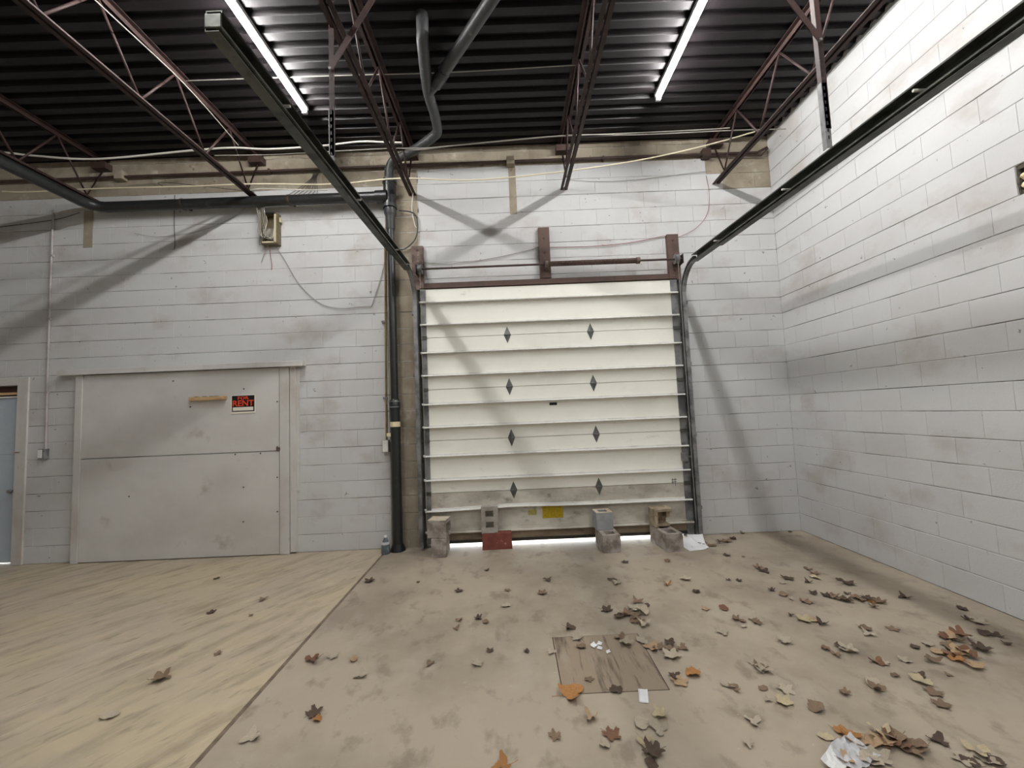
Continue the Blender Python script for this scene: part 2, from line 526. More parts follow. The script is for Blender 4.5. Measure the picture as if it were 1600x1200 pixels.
# broken hole in the right wall with pale foam inside
hw = MB()
for k in range(10):
    t = k / 9
    hw.box(WX + .004 + random.random() * .015, WX + .12, 2.61 - .008 - random.random() * .016, 2.612, 14 * C + t * .17, 14 * C + t * .17 + .035)
hw.box(WX + .13, WX + .15, 2.19, 2.6, 14 * C, 15 * C)
hw.box(WX + .01, WX + .13, 2.19, 2.6, 15 * C - .03, 15 * C - .004)
hw.build('broken_edge', 'hole_dark', wall_right)
for k, (yy, zz, r) in enumerate(((2.574, 2.965, .028), (2.572, 2.905, .028), (2.545, 2.972, .042), (2.54, 2.905, .044), (2.42, 2.95, .05), (2.44, 2.88, .035), (2.35, 2.90, .055), (2.33, 2.99, .045), (2.26, 2.93, .05))):
    bm = bmesh.new()
    bmesh.ops.create_icosphere(bm, subdivisions=2, radius=r)
    for v in bm.verts:
        v.co *= random.uniform(.75, 1.1)
    me = bpy.data.meshes.new('foam_lump')
    bm.to_mesh(me); bm.free()
    me.materials.append(MATS['foam'])
    o = bpy.data.objects.new('foam_lump', me)
    col.objects.link(o)
    o.parent = wall_right
    o.location = (WX + (.026 if r < .03 else .042), yy, zz)

# ---- ceiling: fluted steel deck sheets under the roof slab
ceiling = MB().box(XL - .2, WX + .2, YN - .2, WY + .2, 4.985, 5.05).build('ceiling', 'roof')
tag(ceiling, 'dark fluted steel roof deck', 'ceiling', kind='structure')
pitch, fd = .1515, .042
def sheet_mesh(x0, x1):
    prof = []
    for k in range(6):
        y = k * pitch
        prof += [(y, fd), (y + .045, fd), (y + .062, 0), (y + .135, 0)]
    prof += [(6 * pitch, fd)]
    m = MB()
    n = len(prof)
    vs = [(x, y, z) for x in (x0, x1) for (y, z) in prof] + [(x, y, z + .003) for x in (x0, x1) for (y, z) in prof]
    fs = []
    for k in range(n - 1):
        fs.append((k, n + k, n + k + 1, k + 1))
        fs.append((2 * n + k, 2 * n + k + 1, 3 * n + k + 1, 3 * n + k))
    m.add(vs, fs)
    return m.mesh('deck_sheet', 'deck')
sm = [sheet_mesh(XL, -3.06), sheet_mesh(-3.055, WX)]
yy = WY + .1
while yy > YN:
    yy -= 6 * pitch
    for me in sm:
        o = bpy.data.objects.new('deck_sheet', me)
        col.objects.link(o)
        o.parent = ceiling
        o.location = (0, yy, DECK + random.uniform(0, .003))

# ---- left hinged door with its frame (door_2)
dr = empty('door_2', ((PX0 + PX1) / 2, WY + .06, 0), 'white hinged door at the left edge, bluish light in its colour', 'door', kind='structure')
W2 = (PX1 - PX0) / 2
MB().box(-W2 + .005, W2 - .006, .0, .045, .012, 1.985).build('leaf', 'blue_white', dr)
for (z0, z1) in ((.18, .66), (.74, 1.22), (1.30, 1.86)):
    for s in (-1, 1):
        xa, xb = (s * .05, s * .36) if s > 0 else (-.36, -.05)
        MB().box(xa, xb, -.006, .0, z0, z1).build('raised_panel', 'blue_white', dr, bevel=.004)
kb = MB().tube([(W2 - .07, -.002, .86), (W2 - .07, -.03, .86), (W2 - .07, -.045, .86), (W2 - .07, -.07, .86)], [.012, .012, .026, .02], 12).build('knob', 'steel', dr, smooth=True)
kb['label'] = 'small dark metal door knob'
MB().box(-W2 + .005, W2 - .006, -.025, .045, 1.987, 2.003).build('bright_line', 'white_plastic', dr)  # white strip stands in for the bright line of light above the leaf
MB().box(-W2, W2, .01, .06, 2.0, PZ + .02).build('transom_board', 'dark_wood', dr)
MB().box(-W2, W2, -.03, .01, 2.022, 2.05).build('transom_rail', 'raw_wood', dr)
MB().box(W2 - .03, W2 + .06, -.078, -.06, 1.315, 1.327).build('bolt', 'raw_wood', dr)
tr = empty('trim_1', (PX1, WY, 0), 'painted grey frame around the left hinged door', 'frame', kind='structure')
MB().box(0, .13, -.018, .004, 0, 2.225).build('jamb', 'trim_paint', tr, bevel=.003)
MB().box(-1.02, 0, -.018, .004, PZ, 2.225).build('head', 'trim_paint', tr, bevel=.003)
MB().box(-1.02, -.885, -.018, .004, 0, PZ).build('jamb', 'trim_paint', tr, bevel=.003)

# ---- painted plywood sliding door (door_3)
sd = empty('door_3', (-3.9, WY, 0), 'large painted plywood sliding door left of the black pipe', 'door', kind='structure')
ox = 3.9
def sdb(name, x0, x1, y0, y1, z0, z1, mat='panel_paint', bev=.002):
    return MB().box(x0 + ox, x1 + ox, y0 - WY, y1 - WY, z0, z1).build(name, mat, sd, bevel=bev)
sdb('panel', -5.13, -2.78, 4.945, 4.99, 1.215, 2.21)
sdb('panel', -5.13, -2.78, 4.943, 4.99, .01, 1.207)
sdb('edge_board', -5.215, -5.134, 4.935, 4.998, .0, 2.215, 'trim_paint')
sdb('edge_board', -2.772, -2.662, 4.940, 4.998, .005, 2.215, 'trim_paint')
sdb('edge_board', -2.655, -2.585, 4.955, 4.998, .02, 2.225, 'trim_paint')
sdb('guide_strip', -2.585, -2.555, 4.975, 4.998, .72, 2.2, 'trim_paint')
sdb('header_track', -5.40, -2.475, 4.90, 4.998, 2.222, 2.282, 'trim_paint', .006)
sdb('header_lip', -5.40, -2.475, 4.885, 4.91, 2.214, 2.232, 'trim_paint', .003)
for (px, pz) in ((-2.80, 1.26), (-2.80, 1.80), (-2.80, .9), (-2.80, .5), (-3.3, 1.19), (-3.2, 1.97), (-4.05, 2.1), (-3.84, 1.78), (-3.2, .8), (-3.0, 1.19), (-4.55, .75), (-3.2, .4)):
    MB().tube([(px + ox, 4.944 - WY, pz), (px + ox, 4.939 - WY, pz)], .009, 8).build('bolt_head', 'brown_steel', sd)
sdb('latch', -2.805, -2.765, 4.925, 4.945, 1.215, 1.255, 'rusty_plate', .002)

ledge = empty('wooden_strip', (-3.615, 4.945, 1.85), 'short raw pine strip fixed to the sliding door', 'wood strip')
MB().box(-.213, .213, -.05, .0, 0, .042).build('strip', 'raw_wood', ledge, bevel=.003)
for dx in (-.15, -.05, .03, .09):
    MB().box(dx, dx + .035, -.045, -.01, .042, .047).build('torn_fibre', 'dark_wood', ledge)

sign = empty('rent_sign', (-3.205, 4.943, 1.685), 'black, red and white FOR RENT sign on the sliding door', 'sign')
MB().box(-.145, .145, -.004, 0, -.01, .212).build('backing', 'sign_white', sign)
MB().box(-.135, .135, -.0055, -.004, .013, .205).build('black_field', 'black', sign)
MB().box(-.122, .122, -.007, -.0055, .024, .066).build('writing_strip', 'sign_white', sign)
text_mesh('lettering', 'FOR', .052, 'sign_red', sign, (0, -.007, .158), sx=1.35)
text_mesh('lettering', 'RENT', .098, 'sign_red', sign, (0, -.007, .080), sx=1.06)

# ---- overhead sectional door (door_1)
OY = 4.950                                   # front face of the door skin
od = empty('door_1', (0.52, OY, 0), 'white sectional overhead door closing the loading bay', 'door', kind='structure')
cx = .52
SEAM = [.047, .633, 1.252, 1.866, 2.500, 3.105]
LX, RX = -.985, 2.035
for i in range(5):
    z0, z1 = SEAM[i] + .003, SEAM[i + 1] - .003
    if i == 0:
        MB().box(LX - cx, RX - cx, 0, .045, .19, z1).build('section', 'door_dirty', od)
        MB().box(LX - cx, RX - cx, -.004, .045, z0 + .025, .187).build('bottom_plate', 'door_bottom', od)
        MB().box(LX - cx, RX - cx, -.008, .05, z0 - .008, z0 + .028).build('bottom_seal', 'rubber', od)
    else:
        m = MB().box(LX - cx, RX - cx, 0, .045, z0, z1)
        m.box(LX - cx, RX - cx, .022, .043, z0 - .03, z0)
        s = m.build('section', 'door_white', od)
    for s_ in (0, 1):
        a, b = ((LX - .062, LX + .002), (RX - .004, RX + .075))[s_]
        MB().box(a - cx, b - cx, -.012, .045, z0, z1).build('end_stile', 'steel', od)
        if i:
            MB().box(a - cx - .004, b - cx + .004, -.024, -.012, SEAM[i] - .02, SEAM[i] + .02).build('end_hinge', 'track', od)
for i, z in enumerate((2.935, 2.657, 2.313, 2.036, 1.690, 1.418, 1.077, .794, .447, .186)):
    m = MB()
    a, b = LX - .06 - cx, RX + .068 - cx
    n = 16
    prof = [(0, -.018), (-.008, -.018), (-.008, -.010), (-.050, -.010), (-.055, -.013), (-.059, -.010), (-.052, .005), (-.048, .005), (-.046, -.002), (-.008, -.002), (-.008, .018), (0, .018)]
    rows = []
    for q in range(n + 1):
        x = a + (b - a) * q / n
        sag = 0.0
        if i == 8:
            t = q / n
            sag = -.012 * math.exp(-((t - .03) / .12) ** 2) + .012 * math.exp(-((t - .35) / .12) ** 2)
        rows.append([(x, y, z + dz + sag) for y, dz in prof])
    mm = len(prof)
    vs = [p for r in rows for p in r]
    fs = []
    for q in range(n):
        for k in range(mm):
            k2 = (k + 1) % mm
            fs.append((q * mm + k, (q + 1) * mm + k, (q + 1) * mm + k2, q * mm + k2))
    fs += [tuple(range(mm)), tuple(n * mm + k for k in range(mm - 1, -1, -1))]
    m.add(vs, fs)
    m.build('stiffening_rib', 'door_dirty' if i == 9 else 'galvanised', od)
    for s_, x in ((0, a), (1, b)):
        MB().tube([(x - .012 + .024 * s_, -.03, z), (x + .012 + .0 * s_, -.03, z)], .013, 8).build('roller_stem', 'galvanised', od)
for z in SEAM[1:5]:
    for x in (.0, 1.018):
        h = MB()
        for (sgn, mi) in ((1, 0), (-1, 1)):
            pts = [(-.044, 0, 0), (.044, 0, 0), (0, 0, sgn * .104), (0, -.016, sgn * .004), (0, -.006, sgn * .09)]
            h.add([(x - cx + p[0], p[1] - .001, z + p[2]) for p in pts], [(0, 3, 4), (0, 4, 2), (3, 1, 4), (4, 1, 2), (0, 1, 3)] if sgn > 0 else [(0, 4, 3), (0, 2, 4), (3, 4, 1), (4, 2, 1), (0, 3, 1)])
        h.tube([(x - cx - .03, -.012, z), (x - cx + .03, -.012, z)], .007, 8)
        hg = h.build('hinge', 'hinge_grey', od)
        hg['label'] = 'grey diamond shaped hinge plate'
bx = MB().box(.52 - cx - .045, .52 - cx + .045, -.004, 0, 1.62, 1.652).build('maker_plate', 'black', od)
MB().box(.33 - cx, .575 - cx, -.003, 0, .288, .437).build('warning_sticker', 'yellow_sticker', od)['label'] = 'faded yellow warning sticker'
MB().box(.158 - cx, .262 - cx, -.003, 0, .332, .395).build('warning_sticker', 'pale_yellow', od)['label'] = 'small bleached yellow sticker'
lk = MB().box(RX - cx - .02, RX - cx + .05, -.05, -.012, .89, .99)
lk.box(RX - cx + .05, RX - cx + .10, -.035, -.022, .93, .95)
lk.build('slide_lock', 'steel', od, bevel=.003)
mk = MB()
for a, b in (((1.90, .62), (1.90, .69)), ((1.93, .60), (1.93, .69)), ((1.885, .67), (1.95, .675)), ((1.885, .645), (1.95, .65))):
    mk.bar((a[0] - cx, -.0008, a[1]), (b[0] - cx, -.0008, b[1]), .006, .0016, up=(0, 1, 0))
mk.build('pen_mark', 'cable_dark', od)

# steel lintel and the vertical jamb angles
lt = MB().box(-1.05, 2.12, 4.955, 5.0, 3.112, 3.185)
lt.box(-1.05, 2.12, 4.93, 4.955, 3.112, 3.122)
lt = lt.build('trim_2', 'brown_steel', bevel=.003)
tag(lt, 'brown steel lintel across the top of the overhead door', 'lintel', kind='structure')
for x0, x1, f0, f1, nm, lab in ((-1.150, -1.078, -1.094, -1.086, 'trim_3', 'grey steel jamb angle on the left of the overhead door'),
                               (2.136, 2.208, 2.142, 2.150, 'trim_4', 'grey steel jamb angle on the right of the overhead door')):
    m = MB().box(x0, x1, 4.988, 4.998, 0, 3.10)
    m.box(f0, f1, 4.90, 4.988, 0, 3.10)
    tag(m.build(nm, 'steel'), lab, 'jamb', kind='structure')

# ================================================================== THINGS ON THE DOOR
# ---- curved door tracks
def door_track(xw, xe, z_h, z_e, y_end, side, label):
    """vertical track at x = xw, bends to a horizontal run ending at y_end with x = xe"""
    t = empty('door_track', (xw, 4.87, 0), label, 'door track')
    r = .36
    vert = [(0, 0, .04), (0, 0, 1.0), (0, 0, 2.0), (0, 0, z_h - r)]
    bend = [(0, -r + r * math.cos(a), z_h - r + r * math.sin(a)) for a in [R(12 * k) for k in range(1, 8)]]
    y1 = 4.87 - r
    def hx(y):
        return (xe - xw) * (y1 - (y + 4.87)) / (y1 - y_end)
    ys_ = [y1 - 4.87 - (y1 - y_end) * k / 6 for k in range(0, 7)]
    hor = [(hx(y), y, z_h + (z_e - z_h) * k / 6) for k, y in enumerate(ys_)]
    s = side                     # opening of the C faces the door (side = +1: door is at +x)
    w, h, tk = .022, .028, .004
    c = [(-w * s, -h), (w * s, -h), (w * s, -h + .012), (w * s - tk * s, -h + .012), (w * s - tk * s, -h + tk), (-w * s + tk * s, -h + tk),
         (-w * s + tk * s, h - tk), (w * s - tk * s, h - tk), (w * s - tk * s, h - .012), (w * s, h - .012), (w * s, h), (-w * s, h)]
    MB().sweep(vert + bend[:-1] + [(0, -r, z_h)], c).build('vertical_track', 'steel', t)
    w2, h2 = .034, .040
    c2 = [(-w2 * s, -h2), (w2 * s, -h2), (w2 * s, -h2 + .010), (w2 * s - tk * s, -h2 + .010), (w2 * s - tk * s, -h2 + tk), (-w2 * s + tk * s, -h2 + tk),
          (-w2 * s + tk * s, h2 - tk), (w2 * s - tk * s, h2 - tk), (w2 * s - tk * s, h2 - .010), (w2 * s, h2 - .010), (w2 * s, h2), (-w2 * s, h2)]
    MB().sweep(hor, c2).build('horizontal_track', 'track', t)
    # reinforcing angle along the back of the run
    ang = [(-w2 * s - .004 * s, h2 + .012), (-w2 * s - .004 * s, -h2 + .01), (-w2 * s - .0005 * s, -h2 + .01), (-w2 * s - .0005 * s, h2 + .008),
           (w2 * s * .6, h2 + .008), (w2 * s * .6, h2 + .012)]
    MB().sweep(hor[1:], ang).build('stiffener_angle', 'track', t)
    for k in (1, 3, 5):
        p = hor[k]
        MB().tube([(p[0] - .045, p[1], p[2]), (p[0] + .045, p[1], p[2])], .008, 8).build('bolt', 'galvanised', t)
    for z in (.35, 1.2, 2.05, 2.8):
        MB().box(-.055 if s > 0 else -.01, .01 if s > 0 else .055, .02, .118, z - .02, z + .02).build('bracket', 'steel', t, bevel=.002)
    pe = hor[-1]
    MB().box(pe[0] - .036, pe[0] + .036, pe[1] - .008, pe[1], pe[2] - .042, pe[2] + .02).build('end_stop', 'track', t, bevel=.004)
    return t
door_track(-1.092, -1.165, 3.235, 3.235, 1.60, 1, 'dark steel overhead door track on the left, bending back under the roof')
door_track(2.150, 2.235, 3.205, 3.135, 1.53, -1, 'dark steel overhead door track on the right, bending back under the roof')

# ---- hangers that carry the tracks
def hanger(x, y, z0, z1, xb, label, side):
    h = empty('track_hanger', (x, y, z0), label, 'hanger')
    def angle(za, zb, dx, m='joist'):
        o = MB().box(dx - .018, dx + .018, -.003, .003, za, zb).box(dx - .018, dx - .013, .003, .034, za, zb)
        return o.build('angle', m, h)
    angle(0, z1 - z0 - .62, 0, 'steel')
    angle(z1 - z0 - .95, DECK - z0, .006)
    for k in range(14):
        MB().box(-.005, .005, -.0045, -.003, .06 + k * .05, .085 + k * .05).build('slot', 'black', h)
    MB().bar((.0, -.012, z1 - z0 - .32), (xb - x, -.012, DECK - z0), .042, .006, up=(0, 1, 0)).build('brace', 'joist', h)
    MB().tube([(0, -.02, z1 - z0 - .32), (0, .01, z1 - z0 - .32)], .01, 8).build('bolt', 'steel', h)
hanger(-1.165, 2.73, 3.27, 4.33, -.62, 'brown perforated angle hanging from the roof to the left door track', 1)
hanger(2.225, 2.64, 3.245, 4.33, 1.66, 'brown angle hanging from the roof to the right door track', -1)

# ---- mounting posts over the lintel
for x0, x1, z0, z1, m, lab in ((-1.14, -1.0, 3.10, 3.655, 'rusty_plate', 'rust stained mounting post above the left end of the overhead door'),
                              (.435, .572, 3.19, 3.83, 'brown_steel', 'brown mounting post above the middle of the overhead door'),
                              (2.03, 2.172, 3.10, 3.68, 'brown_steel', 'brown mounting post above the right end of the overhead door')):
    p = empty('mounting_post', ((x0 + x1) / 2, WY - .002, z0), lab, 'post', 'mounting posts above the overhead door')
    hw_, hh = (x1 - x0) / 2, z1 - z0
    m_ = MB().vox([-hw_, -hw_ + .007, hw_ - .007, hw_], [-.055, -.048, 0], [0, hh], lambda i, j, k: j == 0 or i != 1)
    m_.build('channel', m, p, bevel=.002)
    for zz in (.12, .32, .5):
        MB().tube([(0, -.055, zz), (0, -.063, zz)], .012, 6).build('bolt', 'dark_conduit', p)

# ---- torsion shaft with spring and cable drums
sh = empty('torsion_shaft', (.55, 4.86, 3.33), 'torsion shaft with brown coil spring above the overhead door', 'spring shaft')
MB().tube([(-1.62, 0, 0), (1.62, 0, 0)], .0125, 10).build('shaft', 'dark_conduit', sh, smooth=True)
pts = []
turns, L0, L1 = 58, -.03, 1.06
for k in range(turns * 8 + 1):
    a = 2 * math.pi * k / 8
    pts.append((L0 + (L1 - L0) * k / (turns * 8), .026 * math.cos(a), .026 * math.sin(a)))
MB().tube(pts, .0098, 5).build('spring', 'brown_steel', sh)
for x in (-.035, 1.075):
    MB().tube([(x - .02, 0, 0), (x + .02, 0, 0)], .04, 12).build('cone', 'rusty_plate', sh, smooth=True)
for x, sgn in ((-1.575, 1), (1.545, -1)):
    d = MB().tube([(x - .025, 0, 0), (x - .022, 0, 0), (x - .02, 0, 0), (x + .02, 0, 0), (x + .022, 0, 0), (x + .025, 0, 0)], [.062, .062, .052, .052, .06, .06], 20)
    d.build('cable_drum', 'steel', sh, smooth=True)
    MB().bar((x + .005, -.03, -.03), (x + .005, -.015, -3.1), .004, .004).build('lift_cable', 'cable_grey', sh)
for x in (-1.62 + .0, -.055, 1.61):
    MB().box(x - .006, x + .006, -.04, .085, -.06, .05).build('bearing_plate', 'dark_conduit', sh, bevel=.002)

# ================================================================== PIPES AND CONDUITS
def pipe_thing(name, label, cat, loc=(0, 0, 0)):
    return empty(name, loc, label, cat)
dp = pipe_thing('drain_pipe', 'black drain stack rising up the wall beside the overhead door', 'pipe', (-1.38, 4.915, 0))
MB().tube([(0, 0, 0.01), (0, 0, 1.66)], .059, 20).build('lower_pipe', 'black_pipe', dp, smooth=True)
MB().tube([(0, 0, 1.74), (-.005, 0, 3.88)], .045, 20).build('upper_pipe', 'black_pipe', dp, smooth=True)
MB().tube([(0, 0, 1.64), (0, 0, 1.66), (0, 0, 1.75), (0, 0, 1.77)], [.062, .066, .066, .048], 20).build('coupling', 'black_pipe', dp, smooth=True)
for z in (1.67, 1.735):
    MB().tube([(0, 0, z), (0, 0, z + .012)], .0685, 20).build('clamp', 'steel', dp, smooth=True)
tp = MB().tube([(0, 0, 1.44), (0, 0, 1.50)], .0605, 20).build('tape_band', 'cream_tape', dp, smooth=True)
MB().box(-.085, -.04, -.062, -.058, 1.33, 1.37).build('tape_tail', 'cream_tape', dp)
MB().tube([(-.005, 0, 3.86), (-.005, 0, 3.88), (-.005, 0, 4.02), (-.005, 0, 4.05), (-.005, 0, 4.06), (-.005, 0, 4.14)], [.050, .056, .056, .068, .072, .072], 20).build('reducer', 'grey_pipe', dp, smooth=True)
MB().tube([(-.005, -.005, 4.13), (-.005, -.005, 4.48)], .078, 20).build('tee', 'black_pipe', dp, smooth=True)
MB().tube([(-.005, -.005, 4.13), (-.005, -.005, 4.17)], .086, 20).build('tee_collar', 'grey_pipe', dp, smooth=True)
MB().tube([(-.005, -.005, 4.45), (-.005, -.005, 4.49)], .086, 20).build('tee_collar', 'grey_pipe', dp, smooth=True)
MB().tube([(-.02, -.045, 4.262), (-.16, -.045, 4.262)], .075, 20).build('tee_branch', 'black_pipe', dp, smooth=True)
el = smooth_path([(-.005, -.005, 4.48), (-.002, -.01, 4.62), (.06, -.05, 4.71), (.20, -.11, 4.73), (.40, -.24, 4.735), (.62, -.42, 4.74), (.685, -.50, 4.74), (.700, -.60, 4.74), (.705, -.8, 4.74), (.70, -1.1, 4.74), (.755, -1.58, 4.745), (.77, -1.66, 4.79), (.775, -1.69, 4.93)], 5)
MB().tube(el, .052, 16).build('offset_pipe', 'grey_pipe', dp, smooth=True)
MB().tube([(.700, -1.08, 4.74), (.84, -1.24, 4.74), (1.37, -1.97, 4.74), (2.1, -2.98, 4.74)], .052, 16).build('branch_pipe', 'grey_pipe', dp, smooth=True)
MB().tube([(.79, -1.17, 4.74), (.90, -1.325, 4.74)], .06, 16).build('wye_collar', 'black_pipe', dp, smooth=True)
# foot clamp and skirt of the stack
MB().tube([(0, 0, 0), (0, 0, .02), (0, 0, .08)], [.09, .085, .062], 18).build('foot_collar', 'black', dp, smooth=True)

hp = pipe_thing('horizontal_pipe', 'thick black pipe along the wall top turning towards the front on the left', 'pipe', (-3.2, 4.87, 4.262))
path = [(1.66, 0, 0), (1.0, 0, 0), (-.5, 0, .0), (-1.62, 0, 0)] + [(-1.62 - .16 * math.sin(a), -.16 + .16 * math.cos(a), 0) for a in (R(30), R(60), R(90))] + [(-1.78, -2, 0), (-1.78, -6, 0)]
MB().tube(path, .062, 18).build('pipe', 'black_pipe', hp, smooth=True)
for x in (.6, -.7):
    MB().tube([(x - .012, 0, 0), (x + .012, 0, 0)], .066, 18).build('strap', 'dark_conduit', hp, smooth=True)
    MB().box(x - .012, x + .012, .05, .13, -.02, .02).build('strap_foot', 'dark_conduit', hp)

# conduit along the top of the wall
tc = empty('wall_conduit', (-1.0, 4.955, 4.70), 'thin dark conduit running along the top of the back wall', 'conduit')
MB().tube([(-6.0, 0, -.01), (-2.6, 0, -.005), (.3, 0, .005), (4.25, 0, .0), (4.37, -.02, .05)], .016, 10).build('tube', 'dark_conduit', tc, smooth=True)
for x in (-3.75, 1.13, 3.6):
    MB().box(x - .05, x + .05, -.045, .04, -.05, .06).build('junction_box', 'dark_conduit' if x > 2 else 'bare_block', tc, bevel=.004)
MB().tube([(3.7, 0, -.02), (4.3, 0, -.045), (4.38, -.02, .04)], .010, 8).build('stub', 'dark_conduit', tc)
for x in (-4.8, -1.9, -.2, 2.3):
    MB().box(x - .012, x + .012, -.02, .044, -.022, .022).build('clip', 'dark_conduit', tc)

sc = empty('switch_conduit', (-5.61, 4.985, 1.33), 'painted conduit dropping to the light switch by the left door', 'conduit')
MB().tube(smooth_path([(.012, 0, .02), (.0, 0, 1.2), (.0, 0, 2.84), (.04, 0, 2.93), (.2, 0, 2.97), (.62, -.05, 2.98)], 5), .0125, 10).build('tube', 'painted_conduit', sc, smooth=True)
sw = MB().box(-.03, .042, -.045, .013, -.10, .02).build('switch_box', 'steel', sc, bevel=.003)
MB().box(-.026, .018, -.05, -.045, -.085, .012).build('switch_plate', 'white_plastic', sw)
for z in (.7, 1.6, 2.4):
    MB().box(-.022, .022, -.014, .014, z - .012, z + .012).build('clip', 'painted_conduit', sc)

ec = empty('outlet_conduit', (-1.508, 4.982, 1.23), 'thin brass coloured conduit with outlet box left of the black stack', 'conduit')
MB().tube(smooth_path([(.0, 0, .05), (.01, 0, 1.0), (.03, 0, 2.50), (.045, 0, 2.62), (.10, -.01, 2.68), (.12, -.01, 2.72)], 5), .0105, 8).build('tube', 'brass_conduit', ec, smooth=True)
b = MB().box(-.04, .035, -.05, .016, -.09, .055).build('outlet_box', 'conduit_grey', ec, bevel=.003)
MB().box(-.034, .029, -.054, -.05, -.083, .05).build('cover_plate', 'galvanised', b)
for z in (.56, 1.5):
    MB().box(-.03, .02, -.012, .016, z - .012, z + .012).build('clip', 'steel', ec)

# ================================================================== ROOF JOISTS
JO = [(-6.9, 'open-web roof joist at the far left, beyond the black pipe'),
      (-4.985, 'open-web roof joist just over the black pipe on the left'),
      (-3.05, 'open-web roof joist above the open wire box'),
      (-1.12, 'open-web roof joist passing the drain stack, right of the left lamp'),
      (.79, 'open-web roof joist above the middle of the overhead door'),
      (2.72, 'open-web roof joist nearest the right wall')]
ZB, ZT = 4.33, DECK
rod_m = {}
def rod(dy):
    if dy not in rod_m:
        rod_m[dy] = MB().tube([(0, 0, ZB + .035), (0, dy, ZT - .03)], .0105, 8).mesh('web_rod', 'joist', True)
    return rod_m[dy]
top_m = bot_m = None
for x, lab in JO:
    j = empty('roof_joist', (x, WY, ZB), lab, 'joist', 'open-web roof joists')
    def jpart(name, me, y=0.0):
        o = bpy.data.objects.new(name, me)
        col.objects.link(o)
        o.parent = j
        o.location = (0, y - WY, -ZB)
    if top_m is None:
        t1 = MB()
        b1 = MB()
        for s in (-1, 1):
            a, b2, c2 = sorted((s * .011, s * .016)), sorted((s * .016, s * .055)), 0
            t1.box(a[0], a[1], YN, WY - .002, ZT - .048, ZT - .001).box(b2[0], b2[1], YN, WY - .002, ZT - .006, ZT - .001)
            a, b2 = sorted((s * .011, s * .015)), sorted((s * .015, s * .046))
            b1.box(a[0], a[1], YN, WY - .003, ZB, ZB + .042).box(b2[0], b2[1], YN, WY - .003, ZB, ZB + .0045)
        top_m, bot_m = t1.mesh('top_chord', 'joist'), b1.mesh('bottom_chord', 'joist')
        seat_m = MB().box(-.085, .085, WY - .10, WY + .0, ZT - .13, ZT - .05).mesh('bearing_seat', 'dark_conduit')
        brace_m = MB().tube([(0, 4.44, ZT - .03), (0, 4.78, ZB + .04), (0, 4.985, ZT - .08)], .0105, 8).mesh('end_web', 'joist', True)
    jpart('top_chord', top_m)
    jpart('bottom_chord', bot_m)
    jpart('bearing_seat', seat_m)
    jpart('end_web', brace_m)
    y = 4.08
    while y > YN + .5:
        jpart('web_rod', rod(.345), y + .012)
        jpart('web_rod', rod(-.375), y - .012)
        y -= .745

# ================================================================== LAMPS
for x, yc, lab in ((-2.065, 2.97, 'lit fluorescent strip lamp on the roof deck, left of the overhead door'),
                   (1.725, 2.97, 'lit fluorescent strip lamp on the roof deck, near the right wall'),
                   (-2.065, -.7, 'added unseen strip lamp behind the viewpoint, in line with the left lamp'),  # added out of view to brighten the lower walls
                   (1.725, -.7, 'added unseen strip lamp behind the viewpoint, in line with the right lamp')):  # likewise an added fill lamp, never in view
    l = empty('strip_lamp', (x, yc, DECK), lab, 'lamp', 'fluorescent strip lamps')
    hb = MB().box(-.034, .034, -1.225, 1.225, -.045, -.001).build('housing', 'fixture', l, bevel=.004)
    MB().tube([(0, -1.19, -.068), (0, 1.19, -.068)], .021, 14).build('tube', 'tube', l, smooth=True)
    for y in (-1.205, 1.205):
        MB().box(-.026, .026, y - .014, y + .014, -.094, -.045).build('lamp_holder', 'fixture', l, bevel=.003)

# ================================================================== CABLES
def cable(pts, r, mat, label, cat='cable', name='cable', n=6, group=None):
    o = MB().tube(smooth_path(pts, n), r, 6).build(name, mat, smooth=True)
    tag(o, label, cat, group)
    return o
cable([(-6.5, 4.5, 4.78), (-5.69, 4.5, 4.75), (-5.33, 4.5, 4.70), (-4.6, 4.5, 4.63), (-3.51, 4.5, 4.69), (-3.05, 4.5, 4.703), (-2.64, 4.5, 4.671), (-2.05, 4.5, 4.686), (-1.61, 4.5, 4.72), (-1.343, 4.5, 4.705), (-1.12, 4.5, 4.69)], .011, 'cable_white', 'thick white cable slung between the left roof joists')
cable([(-3.3, 4.56, 4.66), (-2.64, 4.56, 4.645), (-2.05, 4.56, 4.655), (-1.3, 4.56, 4.665), (-.85, 4.56, 4.655), (-.5, 4.56, 4.675), (.79, 4.56, 4.745), (1.6, 4.56, 4.72), (2.72, 4.56, 4.73), (3.38, 4.6, 4.75)], .006, 'cable_grey', 'thin grey cable sagging across the joists above the overhead door')
cable([(-1.12, 4.6, 4.665), (-.88, 4.6, 4.668), (-.5, 4.6, 4.70), (.2, 4.6, 4.74), (.69, 4.6, 4.765), (1.5, 4.6, 4.77), (2.41, 4.6, 4.78), (2.72, 4.6, 4.79)], .007, 'cable_grey', 'grey cable close under the deck between middle and right joists')
cable([(-5.9, 4.7, 4.41), (-5.6, 4.7, 4.392), (-4.72, 4.7, 4.40), (-3.66, 4.7, 4.385), (-2.95, 4.7, 4.385), (-2.0, 4.7, 4.345), (-1.2, 4.7, 4.385), (-.325, 4.7, 4.33), (.75, 4.7, 4.393), (1.67, 4.7, 4.5), (2.45, 4.7, 4.646), (3.08, 4.7, 4.80)], .008, 'cable_cream', 'cream cable running the full width and climbing to the right corner')
cable([(-3.05, 3.80, 4.915), (-1.63, 3.80, 4.912), (-.48, 3.81, 4.912), (.79, 3.78, 4.914)], .005, 'cable_grey', 'fine grey wire across the roof deck past the left lamp')
